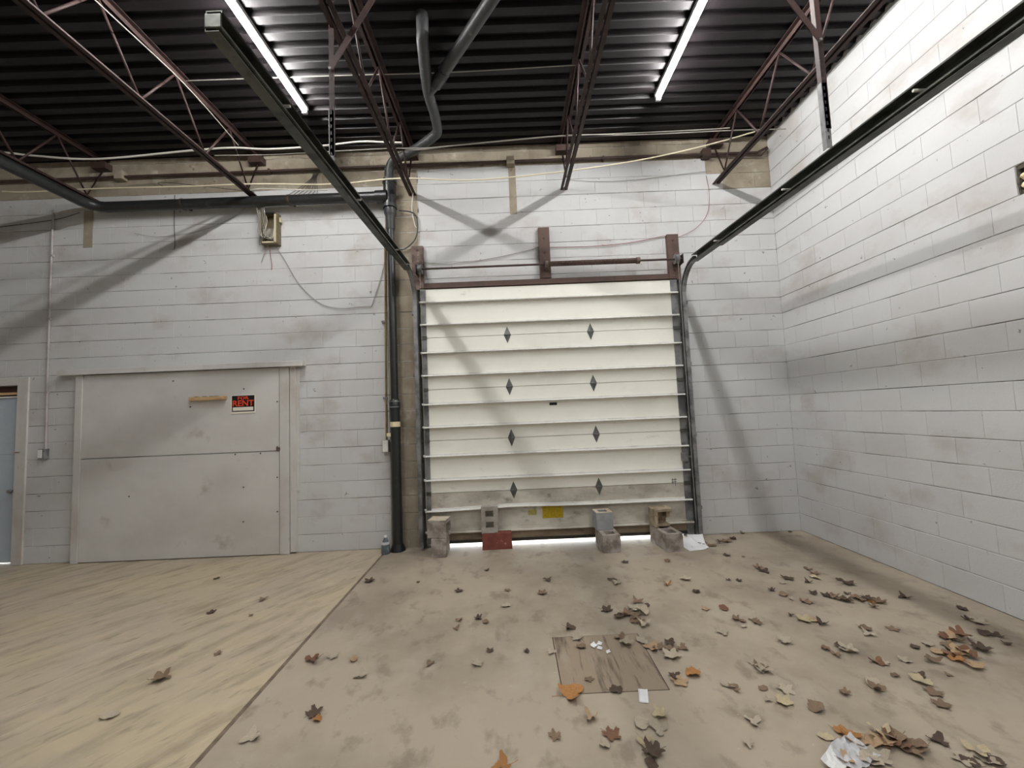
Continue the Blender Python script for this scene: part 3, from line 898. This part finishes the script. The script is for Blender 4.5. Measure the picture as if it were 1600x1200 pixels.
cable([(-3.10, 5.0 - .4, 4.39), (-3.1, 3.4, 4.39), (-3.1, 2.2, 4.40), (-3.1, .5, 4.40)], .007, 'cable_white', 'white cable lying along the joist above the open wire box')
cable([(-2.92, 4.4, 4.66), (-2.9, 3.6, 4.72), (-2.95, 2.6, 4.72), (-2.95, 1.0, 4.74)], .005, 'cable_grey', 'grey wire strung beside the joist above the open wire box')
cable([(-5.28, 4.985, 4.27), (-5.6, 4.985, 4.19), (-6.3, 4.985, 4.12)], .004, 'cable_dark', 'thin dark wire on the upper left wall below the black pipe')
cable([(-4.1, 4.985, 4.45), (-4.1, 4.98, 4.15), (-4.09, 4.985, 3.80), (-4.11, 4.985, 3.75)], .0035, 'cable_dark', 'thin wire hanging straight down between the left joists')
cable([(-4.6, 4.985, 3.98), (-4.3, 4.985, 3.92), (-3.8, 4.985, 3.97), (-3.4, 4.985, 4.12), (-3.12, 4.96, 4.30)], .003, 'cable_grey', 'thin grey wire curving up to the joist above the wire box')
cable([(-2.86, 4.985, 3.78), (-2.72, 4.985, 3.55), (-2.55, 4.985, 3.25), (-2.3, 4.985, 3.0), (-2.05, 4.985, 2.92), (-1.8, 4.985, 2.93), (-1.66, 4.985, 2.93)], .004, 'cable_grey', 'loose grey wire looping down the wall from the wire box')
cable([(-1.66, 4.985, 2.93), (-1.6, 4.985, 3.1), (-1.52, 4.985, 3.35), (-1.47, 4.985, 3.6)], .004, 'cable_grey', 'loose grey wire rising to the brass coloured conduit')
cable([(-1.285, 4.95, 4.12), (-1.10, 4.96, 4.08), (-1.06, 4.97, 3.92), (-1.10, 4.97, 3.75), (-1.22, 4.97, 3.64), (-1.31, 4.97, 3.63)], .008, 'cable_dark', 'dark cable looped behind the drain stack')
cable([(-1.1, 4.93, 4.33), (-1.13, 4.97, 4.15), (-1.10, 4.97, 3.95), (-1.08, 4.975, 3.9)], .005, 'cable_white', 'short white wire hanging from the joist beside the stack')
cable([(-1.0, 4.985, 3.46), (-.7, 4.985, 3.43), (-.2, 4.985, 3.47), (.3, 4.985, 3.56), (.43, 4.985, 3.60)], .004, 'cable_grey', 'thin grey wire sagging between the left and middle mounting posts')
cable([(.58, 4.985, 3.59), (1.1, 4.985, 3.58), (1.6, 4.985, 3.61), (2.02, 4.985, 3.68)], .004, 'cable_red', 'faded red wire sagging between the middle and right mounting posts')
cable([(2.18, 4.985, 3.65), (2.42, 4.985, 3.76), (2.58, 4.985, 3.95), (2.62, 4.985, 4.2), (2.60, 4.985, 4.44)], .003, 'cable_red', 'fine reddish wire rising from the right mounting post')
cable([(.82, 4.985, 4.46), (1.2, 4.985, 4.42), (1.7, 4.985, 4.42), (2.4, 4.985, 4.48), (2.66, 4.985, 4.5)], .003, 'cable_grey', 'thin grey wire drooping on the wall by the right joist')
for k in range(7):
    x0 = -2.62 + .07 * k + random.uniform(-.02, .02)
    cable([(-2.35 + .02 * k, 4.95, 4.70), (-2.38 + .01 * k, 4.975, 4.60), (-2.55 + .04 * k, 4.98, 4.47 - .01 * k), (-2.75 + .06 * k, 4.978, 4.345)], .003, 'cable_dark',
          'thin dark wire fanning down from the wall conduit to the black pipe', group='wires fanning down to the black pipe')
cable([(-3.08, 4.80, 4.36), (-2.9, 4.78, 4.37), (-2.6, 4.80, 4.36), (-2.3, 4.805, 4.345), (-2.1, 4.80, 4.335)], .007, 'cable_white', 'white cable lying on top of the horizontal black pipe')
cable([(-3.05, 4.9, 4.40), (-4.2, 4.95, 4.60), (-4.22, 4.97, 4.55)], .003, 'cable_dark', 'short dark wire behind the joist above the wire box')

# open wire box on the wall
wb = empty('wire_box', (-2.865, 4.998, 3.74), 'open brown telephone wire box crammed with loose wires', 'wire box')
MB().vox([-.11, -.095, .075, .09], [-.09, -.012, 0], [0, .018, .375, .39], lambda i, j, k: j == 1 or i != 1 or k != 1).build('case', 'box_brown', wb, bevel=.002)
MB().box(.055, .075, -.10, -.015, .02, .37).build('inner_rail', 'box_cream', wb)
MB().box(-.09, .05, -.10, -.085, .01, .028).build('inner_rail', 'box_cream', wb)
MB().box(-.07, .06, -.105, -.09, .372, .39).build('lid_edge', 'black', wb)
MB().box(.092, .11, -.05, -.01, .29, .35).build('knockout', 'box_cream', wb)
for k in range(16):
    xa = -.17 + .10 * random.random()
    xb = -.10 + .13 * random.random()
    zt = .56 + .04 * random.random()
    m = random.choice(['cable_grey', 'cable_grey', 'cable_cream', 'cable_dark', 'box_brown'])
    yy_ = -.05 - .06 * random.random()
    MB().tube(smooth_path([(xa, -.06, zt), (xa + .01, yy_, .45), (xa + .02 + .03 * random.random(), yy_, .3), (xa + .03, yy_ - .01, .12 + .06 * random.random()), (xb, yy_, .05 + .05 * random.random()), (xb + .02, -.07, .2)], 4), .0045, 5).build('wire', m, wb)
for pts in ([(-.03, -.05, .0), (-.035, -.02, -.12), (-.02, -.015, -.24), (-.025, -.015, -.3)], [(-.05, -.05, .0), (-.10, -.02, -.06), (-.15, -.015, -.2)], [(-.08, -.04, .1), (-.17, -.02, .02), (-.16, -.015, .2), (-.13, -.03, .4)]):
    MB().tube(smooth_path(pts, 5), .004, 5).build('loose_wire', 'cable_red' if pts[0][0] == -.03 else 'cable_grey', wb)
LEAVES = [
    (-1.41, 4.03, 'd', 8, 'M'),
    (-0.93, 3.96, 'd', 4, 'M'),
    (-0.30, 4.18, 'd', 5, 'M'),
    (-0.52, 3.73, 'd', 6, 'M'),
    (-0.09, 3.70, 'b', 6, 'M'),
    (0.28, 3.87, 'd', 8, 'F'),
    (0.21, 3.61, 'b', 7, 'F'),
    (-0.10, 3.41, 'p', 7, 'M'),
    (-0.45, 3.21, 'b', 5, 'M'),
    (-0.31, 3.23, 'd', 6, 'M'),
    (-0.25, 3.17, 'b', 6, 'M'),
    (-0.46, 3.10, 'b', 5, 'M'),
    (-0.20, 2.80, 'd', 5, 'M'),
    (0.04, 2.77, 'd', 4, 'M'),
    (-0.57, 2.69, 'b', 6, 'M'),
    (-0.27, 2.66, 'p', 6, 'M'),
    (-0.97, 2.60, 'p', 7, 'M'),
    (0.36, 3.03, 'd', 8, 'C'),
    (0.68, 3.27, 'd', 9, 'C'),
    (0.86, 3.83, 'd', 8, 'F'),
    (0.88, 3.74, 'p', 8, 'F'),
    (1.09, 4.23, 'd', 6, 'F'),
    (1.51, 4.21, 'b', 7, 'F'),
    (1.30, 3.67, 'o', 7, 'F'),
    (1.50, 3.76, 'p', 8, 'F'),
    (1.48, 3.51, 'd', 7, 'F'),
    (0.95, 3.38, 'b', 9, 'heapH'),
    (0.89, 3.27, 'p', 9, 'heapH'),
    (0.94, 3.21, 'p', 10, 'heapH'),
    (0.86, 3.16, 'b', 10, 'heapH'),
    (0.81, 3.18, 'b', 9, 'heapH'),
    (0.75, 3.16, 'd', 8, 'heapH'),
    (0.89, 3.03, 'p', 9, 'heapH'),
    (0.86, 3.09, 'b', 9, 'heapH'),
    (1.01, 3.32, 'd', 5, 'heapH'),
    (0.20, 2.75, 'p', 6, 'H'),
    (0.39, 2.90, 'p', 7, 'H'),
    (0.40, 2.79, 'b', 6, 'H'),
    (0.68, 2.87, 'b', 8, 'H'),
    (0.70, 2.80, 'p', 7, 'H'),
    (0.81, 2.83, 'p', 8, 'H'),
    (0.85, 2.75, 't', 10, 'H'),
    (0.90, 2.76, 'b', 7, 'H'),
    (0.98, 2.79, 'd', 8, 'C'),
    (1.04, 2.73, 'b', 7, 'C'),
    (0.94, 2.65, 'p', 9, 'H'),
    (0.97, 2.72, 'b', 7, 'C'),
    (0.27, 2.35, 'o', 14, 'H'),
    (0.39, 2.47, 'b', 5, 'H'),
    (0.52, 2.37, 'd', 8, 'H'),
    (0.88, 2.46, 'd', 7, 'H'),
    (0.89, 2.41, 't', 8, 'H'),
    (0.99, 2.47, 'o', 9, 'N'),
    (0.34, 2.17, 't', 7, 'N'),
    (0.69, 2.17, 'y', 7, 'N'),
    (0.58, 2.12, 'p', 8, 'N'),
    (0.65, 2.08, 'p', 9, 'N'),
    (0.42, 2.06, 'r', 7, 'N'),
    (0.37, 2.00, 'p', 5, 'N'),
    (0.56, 2.00, 'y', 8, 'N'),
    (0.58, 1.95, 'd', 8, 'N'),
    (0.55, 1.89, 'd', 6, 'N'),
    (-0.10, 1.92, 'o', 9, 'M'),
    (0.15, 2.07, 'b', 6, 'N'),
    (-3.04, 4.28, 'd', 6, 'L'),
    (-2.24, 3.73, 'b', 8, 'L'),
    (-2.55, 3.53, 'd', 6, 'L'),
    (-2.17, 3.45, 'b', 4, 'L'),
    (-2.05, 2.91, 'b', 5, 'L'),
    (-2.22, 2.65, 'b', 9, 'L'),
    (-2.24, 2.35, 'p', 8, 'L'),
    (-1.35, 2.15, 'p', 10, 'M'),
    (-1.11, 2.30, 'd', 8, 'M'),
    (-1.07, 2.25, 'o', 5, 'M'),
    (-1.35, 2.78, 'r', 10, 'M'),
    (-1.23, 2.81, 'p', 6, 'M'),
    (-1.08, 2.77, 't', 6, 'M'),
    (-0.97, 2.60, 'p', 8, 'M'),
    (2.09, 4.68, 'd', 8, 'paper'),
    (2.15, 4.60, 'b', 9, 'paper'),
    (2.27, 4.67, 'd', 8, 'paper'),
    (2.37, 4.71, 'b', 9, 'paper'),
    (2.48, 4.78, 'd', 8, 'paper'),
    (2.70, 4.97, 'b', 6, 'F'),
    (2.15, 4.29, 'd', 6, 'F'),
    (2.27, 3.92, 'b', 9, 'F'),
    (2.27, 3.86, 'd', 9, 'F'),
    (2.27, 3.97, 'b', 7, 'F'),
    (3.26, 4.96, 'd', 5, 'F'),
    (2.68, 3.87, 'b', 8, 'F'),
    (2.66, 3.76, 'b', 7, 'F'),
    (2.60, 3.68, 'y', 8, 'F'),
    (2.48, 3.60, 'd', 7, 'F'),
    (2.37, 3.69, 'd', 9, 'F'),
    (2.27, 3.61, 'p', 7, 'F'),
    (1.86, 3.71, 'd', 4, 'F'),
    (1.94, 3.69, 'd', 5, 'F'),
    (2.29, 4.24, 'b', 4, 'F'),
    (1.49, 3.52, 'd', 5, 'F'),
    (2.09, 3.48, 'd', 5, 'C'),
    (2.13, 3.39, 'b', 8, 'C'),
    (2.14, 3.31, 'p', 4, 'C'),
    (2.22, 3.26, 'b', 7, 'C'),
    (2.37, 3.39, 'd', 7, 'C'),
    (2.62, 3.36, 'd', 5, 'C'),
    (2.77, 3.53, 'd', 9, 'F'),
    (2.77, 3.62, 'd', 6, 'F'),
    (2.98, 3.26, 'd', 9, 'C'),
    (1.42, 3.22, 't', 6, 'C'),
    (1.56, 3.22, 'r', 8, 'C'),
    (1.97, 3.07, 'd', 4, 'C'),
    (2.02, 3.00, 'y', 9, 'C'),
    (2.08, 2.99, 't', 8, 'C'),
    (2.10, 2.94, 'd', 7, 'C'),
    (1.56, 3.05, 'b', 6, 'C'),
    (1.59, 3.02, 'b', 5, 'C'),
    (1.67, 3.03, 'b', 6, 'C'),
    (1.68, 2.99, 'b', 6, 'C'),
    (1.56, 2.95, 'p', 4, 'C'),
    (1.38, 2.88, 'p', 7, 'C'),
    (1.71, 2.75, 'p', 8, 'C'),
    (2.33, 2.86, 'b', 8, 'C'),
    (2.29, 2.79, 'p', 8, 'C'),
    (2.50, 2.84, 'b', 6, 'C'),
    (3.21, 3.06, 'd', 7, 'C'),
    (3.08, 2.91, 'd', 6, 'C'),
    (3.11, 2.87, 'p', 9, 'C'),
    (3.00, 2.74, 'd', 8, 'C'),
    (3.05, 2.71, 'd', 7, 'C'),
    (3.00, 2.62, 'd', 4, 'C'),
    (2.44, 2.63, 'd', 6, 'C'),
    (2.54, 2.65, 'p', 6, 'C'),
    (2.26, 2.51, 'p', 6, 'N'),
    (1.90, 2.65, 'b', 5, 'C'),
    (1.92, 2.59, 'b', 6, 'N'),
    (2.02, 2.63, 'p', 9, 'C'),
    (2.01, 2.67, 'd', 7, 'C'),
    (2.09, 2.50, 'r', 8, 'N'),
    (2.12, 2.50, 'p', 6, 'N'),
    (1.41, 2.54, 'p', 9, 'N'),
    (1.40, 2.47, 'p', 9, 'N'),
    (1.40, 2.50, 'b', 8, 'N'),
    (1.91, 2.33, 'p', 8, 'N'),
    (1.89, 2.28, 'b', 7, 'N'),
    (1.70, 2.26, 'b', 5, 'N'),
    (2.17, 2.33, 'y', 9, 'N'),
    (2.22, 2.38, 'd', 6, 'N'),
    (2.15, 2.24, 'b', 7, 'N'),
    (2.08, 2.38, 'b', 4, 'N'),
    (2.37, 2.37, 'b', 4, 'N'),
    (2.10, 2.15, 'b', 6, 'N'),
    (1.14, 2.37, 'p', 7, 'N'),
    (1.16, 2.34, 'b', 7, 'N'),
    (1.42, 2.31, 'p', 7, 'N'),
    (1.31, 2.33, 'b', 5, 'N'),
    (1.28, 2.24, 'p', 4, 'N'),
    (1.35, 2.22, 'y', 8, 'N'),
    (1.48, 2.17, 'b', 9, 'N'),
    (1.12, 2.10, 'p', 7, 'N'),
    (1.02, 1.97, 'p', 4, 'N'),
    (1.39, 1.99, 'y', 6, 'N'),
    (1.86, 1.94, 'd', 8, 'N'),
    (2.44, 3.34, 'd', 7, 'drift'),
    (2.48, 3.31, 'b', 8, 'drift'),
    (2.50, 3.26, 'b', 8, 'drift'),
    (2.52, 3.24, 'd', 8, 'drift'),
    (2.62, 3.27, 'b', 8, 'drift'),
    (2.63, 3.24, 'b', 8, 'drift'),
    (2.69, 3.26, 'd', 8, 'drift'),
    (2.70, 3.22, 'o', 7, 'drift'),
    (2.63, 3.13, 'b', 6, 'drift'),
    (2.74, 3.20, 'b', 7, 'drift'),
    (2.73, 2.72, 'r', 9, 'heapW'),
    (2.74, 2.68, 't', 9, 'heapW'),
    (2.81, 2.70, 'r', 9, 'heapW'),
    (2.52, 2.57, 't', 8, 'heapW'),
    (2.56, 2.54, 'r', 9, 'heapW'),
    (2.62, 2.55, 't', 10, 'heapW'),
    (2.65, 2.53, 'r', 9, 'heapW'),
    (2.55, 2.48, 'o', 9, 'heapW'),
    (2.79, 2.58, 'd', 10, 'heapW'),
    (2.58, 2.42, 't', 8, 'heapW'),
    (2.40, 2.49, 'b', 8, 'heapW'),
    (2.65, 2.61, 'b', 9, 'heapW'),
    (1.49, 2.01, 'o', 8, 'heapN'),
    (1.49, 1.97, 'o', 8, 'heapN'),
    (1.51, 1.95, 't', 7, 'heapN'),
    (1.57, 1.95, 't', 7, 'heapN'),
    (1.64, 1.99, 'y', 8, 'heapN'),
    (1.61, 1.94, 't', 8, 'heapN'),
    (1.68, 1.96, 'b', 10, 'heapN'),
    (1.69, 1.93, 'r', 10, 'heapN'),
    (1.70, 1.90, 'b', 8, 'heapN'),
    (1.75, 1.91, 'b', 6, 'heapN'),
    (1.38, 1.86, 't', 7, 'heapN'),
    (1.52, 1.87, 'p', 9, 'heapN'),
    (1.48, 1.85, 'p', 8, 'heapN'),
    (1.63, 1.93, 'r', 8, 'heapN'),
    (1.87, 1.84, 'p', 8, 'corner'),
    (1.88, 1.83, 'd', 7, 'corner'),
    (1.96, 1.87, 'y', 8, 'corner'),
    (1.96, 1.84, 'p', 7, 'corner'),
    (1.98, 1.82, 'd', 7, 'corner'),
]

# ================================================================== THINGS ON THE FLOOR
def jitter(m, a):
    m.v = [(x + random.uniform(-a, a), y + random.uniform(-a, a), z + random.uniform(-a, a)) for x, y, z in m.v]
    return m
def block_v(l, w, h, cores):
    """block with vertical cores; length along local y, width along x. cores: list of (y0,y1)"""
    t = .034
    ys_ = sorted({-l / 2, l / 2} | {c for p in cores for c in p})
    def solid(i, j, k):
        yc = (ys_[j] + ys_[j + 1]) / 2
        return not (i == 1 and any(a < yc < b for a, b in cores))
    return MB().vox([-w / 2, -w / 2 + t + .012, w / 2 - t - .012, w / 2], ys_, [0, h], solid)
def pale_top(m):
    zt = max(v[2] for v in m.v)
    m.mi = [1 if all(m.v[i][2] > zt - 1e-5 for i in f_) else 0 for f_ in m.f]
    return m
def cinder(name, m, mats, loc, rz, label, bev=.004, jit=.0025, rot=None):
    o = jitter(m, jit).build(name, mats, bevel=bev)
    o.location = loc
    o.rotation_euler = rot if rot else (0, 0, rz)
    return tag(o, label, 'concrete block', 'loose concrete blocks against the overhead door')
H = .19
full_cores = [(-.165, -.02), (.02, .165)]
# left pair
cinder('concrete_block', block_v(.27, .165, .20, [(-.10, -.02)]), 'cinder_dark', (-.848, 4.735, 0), R(1), 'dark grey concrete block on the floor, bottom of the leftmost pair')
m = MB()
m.vox([-.105, -.06, .06, .105], [-.095, -.055, .055, .095], [0, .045, .15, .195], lambda i, j, k: not (j == 1 and k == 1 and i > 0))
cinder('concrete_block', pale_top(m), ['cinder_dark', 'cinder_pale'], (-.855, 4.715, .203), R(-10), 'stained concrete block with pale top, upper one of the leftmost pair')
# red block with a grey block standing on it
m = MB()
m.vox([-.17, -.02, .02, .17], [-.05, .05], [0, .03, .155, .185], lambda i, j, k: True)
cinder('concrete_block', m, 'cinder_red', (-.215, 4.838, 0), R(2), 'red painted concrete block lying on the floor under a grey one')
m = MB()
m.vox([-.095, -.045, .045, .095], [-.05, .05], [0, .055, .125, .18, .25, .30], lambda i, j, k: not (i == 1 and k in (1, 3)))
cinder('concrete_block', m, 'cinder_grey', (-.29, 4.836, .188), R(1), 'grey two-hole concrete block standing upright on the red block')
# third pair
cinder('concrete_block', block_v(.36, .195, .19, [(-.145, -.02), (.02, .145)]), 'cinder_dark', (1.03, 4.70, 0), R(2), 'weathered concrete block on the floor under the smooth grey half block')
cinder('concrete_block', pale_top(block_v(.185, .19, .195, [(-.05, .05)])), ['cinder_blue', 'cinder_pale'], (1.005, 4.79, .193), R(3), 'smooth grey half block with square hole, upper one of the third pair')
# fourth pair, upper one broken open
cinder('concrete_block', block_v(.40, .19, .19, [(-.165, -.03), (.03, .165)]), 'cinder_dark', (1.675, 4.665, 0), R(6), 'reddish grey concrete block on the floor beneath the broken block')
m = MB()
m.vox([-.11, -.075, .045, .085, .10], [-.09, -.05, .05, .085], [0, .03, .10, .165, .20],
      lambda i, j, k: (k == 3) or (j == 2 and i < 3) or i == 0 or (k == 0 and i < 3 and j > 0) or (i == 2 and j == 1 and k == 2))
cinder('concrete_block', m, 'cinder_brown', (1.665, 4.765, .201), R(5), 'broken brown concrete block, hollow side open, topmost of the rightmost pair', jit=.006)

# bottle at the foot of the stack
bt = empty('plastic_bottle', (-1.495, 4.822, 0), 'small dusty plastic bottle with white cap at the foot of the stack', 'bottle')
MB().tube([(0, 0, 0), (0, 0, .01), (0, 0, .10), (0, 0, .13), (0, 0, .16), (0, 0, .185)], [.044, .05, .046, .040, .022, .016], 16).build('body', 'bottle', bt, smooth=True)
MB().tube([(0, 0, .108), (0, 0, .135)], [.0465, .0415], 16).build('label_band', 'grey_film', bt, smooth=True)
MB().tube([(0, 0, .183), (0, 0, .205)], .019, 12).build('cap', 'white_plastic', bt, smooth=True)

# sheets of paper beside the right-hand blocks
def sheet(w, d, curl, loc, rz, label, mat='paper', name='paper_sheet', cat='paper', nx=10, ny=8, z0=.002, crumple=0.0):
    m = MB()
    vs = []
    for j in range(ny + 1):
        for i in range(nx + 1):
            u, v = i / nx - .5, j / ny - .5
            z = z0 + curl * max(0, v + .1) ** 2 * 2 + curl * .5 * max(0, u - .1) ** 2 + random.uniform(0, crumple)
            vs.append((u * w, v * d, z))
    fs = [(j * (nx + 1) + i, j * (nx + 1) + i + 1, (j + 1) * (nx + 1) + i + 1, (j + 1) * (nx + 1) + i) for j in range(ny) for i in range(nx)]
    m.add(vs, fs)
    o = m.build(name, mat, smooth=not crumple)
    s = o.modifiers.new('thick', 'SOLIDIFY')
    s.thickness = .0006
    s.offset = 1
    o.location = (loc[0], loc[1], 0)
    o.rotation_euler = (0, 0, rz)
    tag(o, label, cat)
    return o
sheet(.20, .27, .08, (1.93, 4.62), R(8), 'white paper sheet on the floor touching the rightmost concrete block')
sheet(.17, .25, .10, (2.02, 4.66), R(-12), 'white paper sheet with curled top, overlapping the other sheet', z0=.004)
sheet(.05, .075, .03, (.648, 2.30), R(-15), 'small white paper scrap in front of the floor hatch', nx=4, ny=4)
for k, (x, y, w, d, lb) in enumerate(((.485, 2.80, .045, .03, 'largest torn white paper scrap lying on the hatch'), (.525, 2.815, .03, .02, 'small torn paper scrap at the back of the hatch litter'),
                                      (.515, 2.765, .035, .018, 'narrow torn paper scrap in the middle of the hatch'), (.56, 2.72, .03, .012, 'sliver of white paper on the right of the hatch'))):
    sheet(w, d, .015, (x, y), random.uniform(-1, 1), lb, nx=3, ny=3, z0=.004, crumple=.004)
sheet(.17, .12, .02, (1.43, 1.885), R(20), 'crumpled translucent grey plastic film in the front leaf heap', 'grey_film', 'plastic_film', 'plastic film', 8, 6, crumple=.022)
sheet(.12, .07, .02, (1.33, 1.855), R(35), 'white plastic scrap at the front edge of the leaf heap', 'white_plastic', 'plastic_scrap', 'plastic scrap', 6, 5, crumple=.012)

# ---- dry leaves
def leaf_mesh(seed, style):
    rnd = random.Random(seed)
    m = MB()
    n = 30
    ring = []
    for k in range(n):
        a = 2 * math.pi * k / n
        if style == 0:      # lobed maple
            lob = abs(math.cos(2.5 * (a - math.pi / 2)))
            r = .30 + .26 * lob ** 1.5 + .05 * (k % 2) + rnd.uniform(-.03, .03)
        elif style == 1:    # broad oval
            r = .30 + .17 * abs(math.sin(a)) + .02 * (k % 2) + rnd.uniform(-.03, .03)
        else:               # torn
            r = .38 + .15 * math.sin(3 * a + seed) + rnd.uniform(-.07, .05)
        ring.append((r * math.cos(a), r * math.sin(a)))
    cu, cv = rnd.uniform(.5, 1.5), rnd.uniform(.0, 1.0)
    ph = rnd.uniform(0, 6)
    tw = rnd.uniform(-.5, .5)
    def hgt(x, y):
        return cu * .75 * x * x + cv * .6 * y * y + tw * x * y + .055 * math.sin(9 * x + ph) + .045 * math.sin(11 * y + 2 * ph) - .10 * math.exp(-abs(x) * 14)
    vs = [(0, 0, hgt(0, 0))]
    for f_ in (.5, 1.0):
        for x, y in ring:
            vs.append((x * f_, y * f_, hgt(x * f_, y * f_) + rnd.uniform(-.015, .015)))
    fs = [(0, 1 + k, 1 + (k + 1) % n) for k in range(n)]
    fs += [(1 + k, 1 + n + k, 1 + n + (k + 1) % n, 1 + (k + 1) % n) for k in range(n)]
    m.add(vs, fs)
    st = [(0, -.28, hgt(0, -.28)), (.02, -.5, hgt(0, -.4) + .02), (.07, -.72, .06)]
    m.tube(st, .012, 4)
    zm = min(v[2] for v in m.v)
    m.v = [(x, y, z - zm) for x, y, z in m.v]
    me = m.mesh('dry_leaf', 'leaf_b', True)
    return me
LM = [leaf_mesh(s, s % 3) for s in range(15)]
CN = {'d': 'dark brown', 'b': 'brown', 'p': 'pale grey', 't': 'tan', 'o': 'orange', 'r': 'reddish brown', 'y': 'cream'}
ZN = {'L': 'on the yellowish slab left of the floor joint', 'M': 'on the floor between the joint and the hatch', 'H': 'on or beside the floor hatch',
      'F': 'on the far floor near the right corner', 'C': 'on the middle floor between hatch and right wall', 'N': 'on the near floor in front of the hatch',
      'corner': 'at the very front right corner'}
SHARED = {'heapH': ('dry leaf in the small heap just behind the floor hatch', 'leaf heap behind the hatch'),
          'paper': ('dry leaf in the row beside the white paper sheets', 'leaves beside the paper sheets'),
          'drift': ('dry leaf in the long loose drift towards the right wall', 'leaf drift by the right wall'),
          'heapW': ('dry leaf in the rust coloured heap near the right wall', 'leaf heap near the right wall'),
          'heapN': ('dry leaf in the orange and brown heap at the front', 'front leaf heap')}
ORD = ['first', 'second', 'third', 'fourth', 'fifth', 'sixth', 'seventh', 'eighth', 'ninth', 'tenth', 'eleventh', 'twelfth', 'thirteenth',
       'fourteenth', 'fifteenth', 'sixteenth', 'seventeenth', 'eighteenth', 'nineteenth', 'twentieth']
bucket = {}
for i, (x, y, c, s, z) in enumerate(LEAVES):
    bucket.setdefault((c, z), []).append((x / y, i))
rank = {}
for key, lst in bucket.items():
    lst.sort()
    for r_, (_, i) in enumerate(lst):
        rank[i] = (r_, len(lst))
heap_n = {}
for i, (x, y, c, s, z) in enumerate(LEAVES):
    me = LM[(i * 7 + 3) % len(LM)]
    o = bpy.data.objects.new('dry_leaf', me)
    col.objects.link(o)
    o.material_slots[0].link = 'OBJECT'
    o.material_slots[0].material = MATS['leaf_' + c]
    lift = 0.0
    if z in SHARED:
        heap_n[z] = heap_n.get(z, 0) + 1
        lift = .003 * (heap_n[z] % 4)
    sc_ = s / 100.0 * 1.12
    o.location = (x, y, .001 + lift + (.001 if HX0 < x < HX1 and HY0 < y < HY1 else 0))
    fl = random.uniform(.55, 1.05)
    o.scale = (sc_, sc_ * random.uniform(.8, 1.1), sc_ * fl)
    o.rotation_euler = (0, 0, random.uniform(0, 6.28))
    if z in SHARED:
        tag(o, SHARED[z][0], 'leaf', SHARED[z][1])
    else:
        r_, n_ = rank[i]
        if n_ == 1:
            lab = 'the one %s dry leaf %s' % (CN[c], ZN[z])
        else:
            lab = '%s dry leaf %s, %s from left' % (CN[c], ZN[z], ORD[r_])
        tag(o, lab, 'leaf', 'dry leaves scattered on the floor')
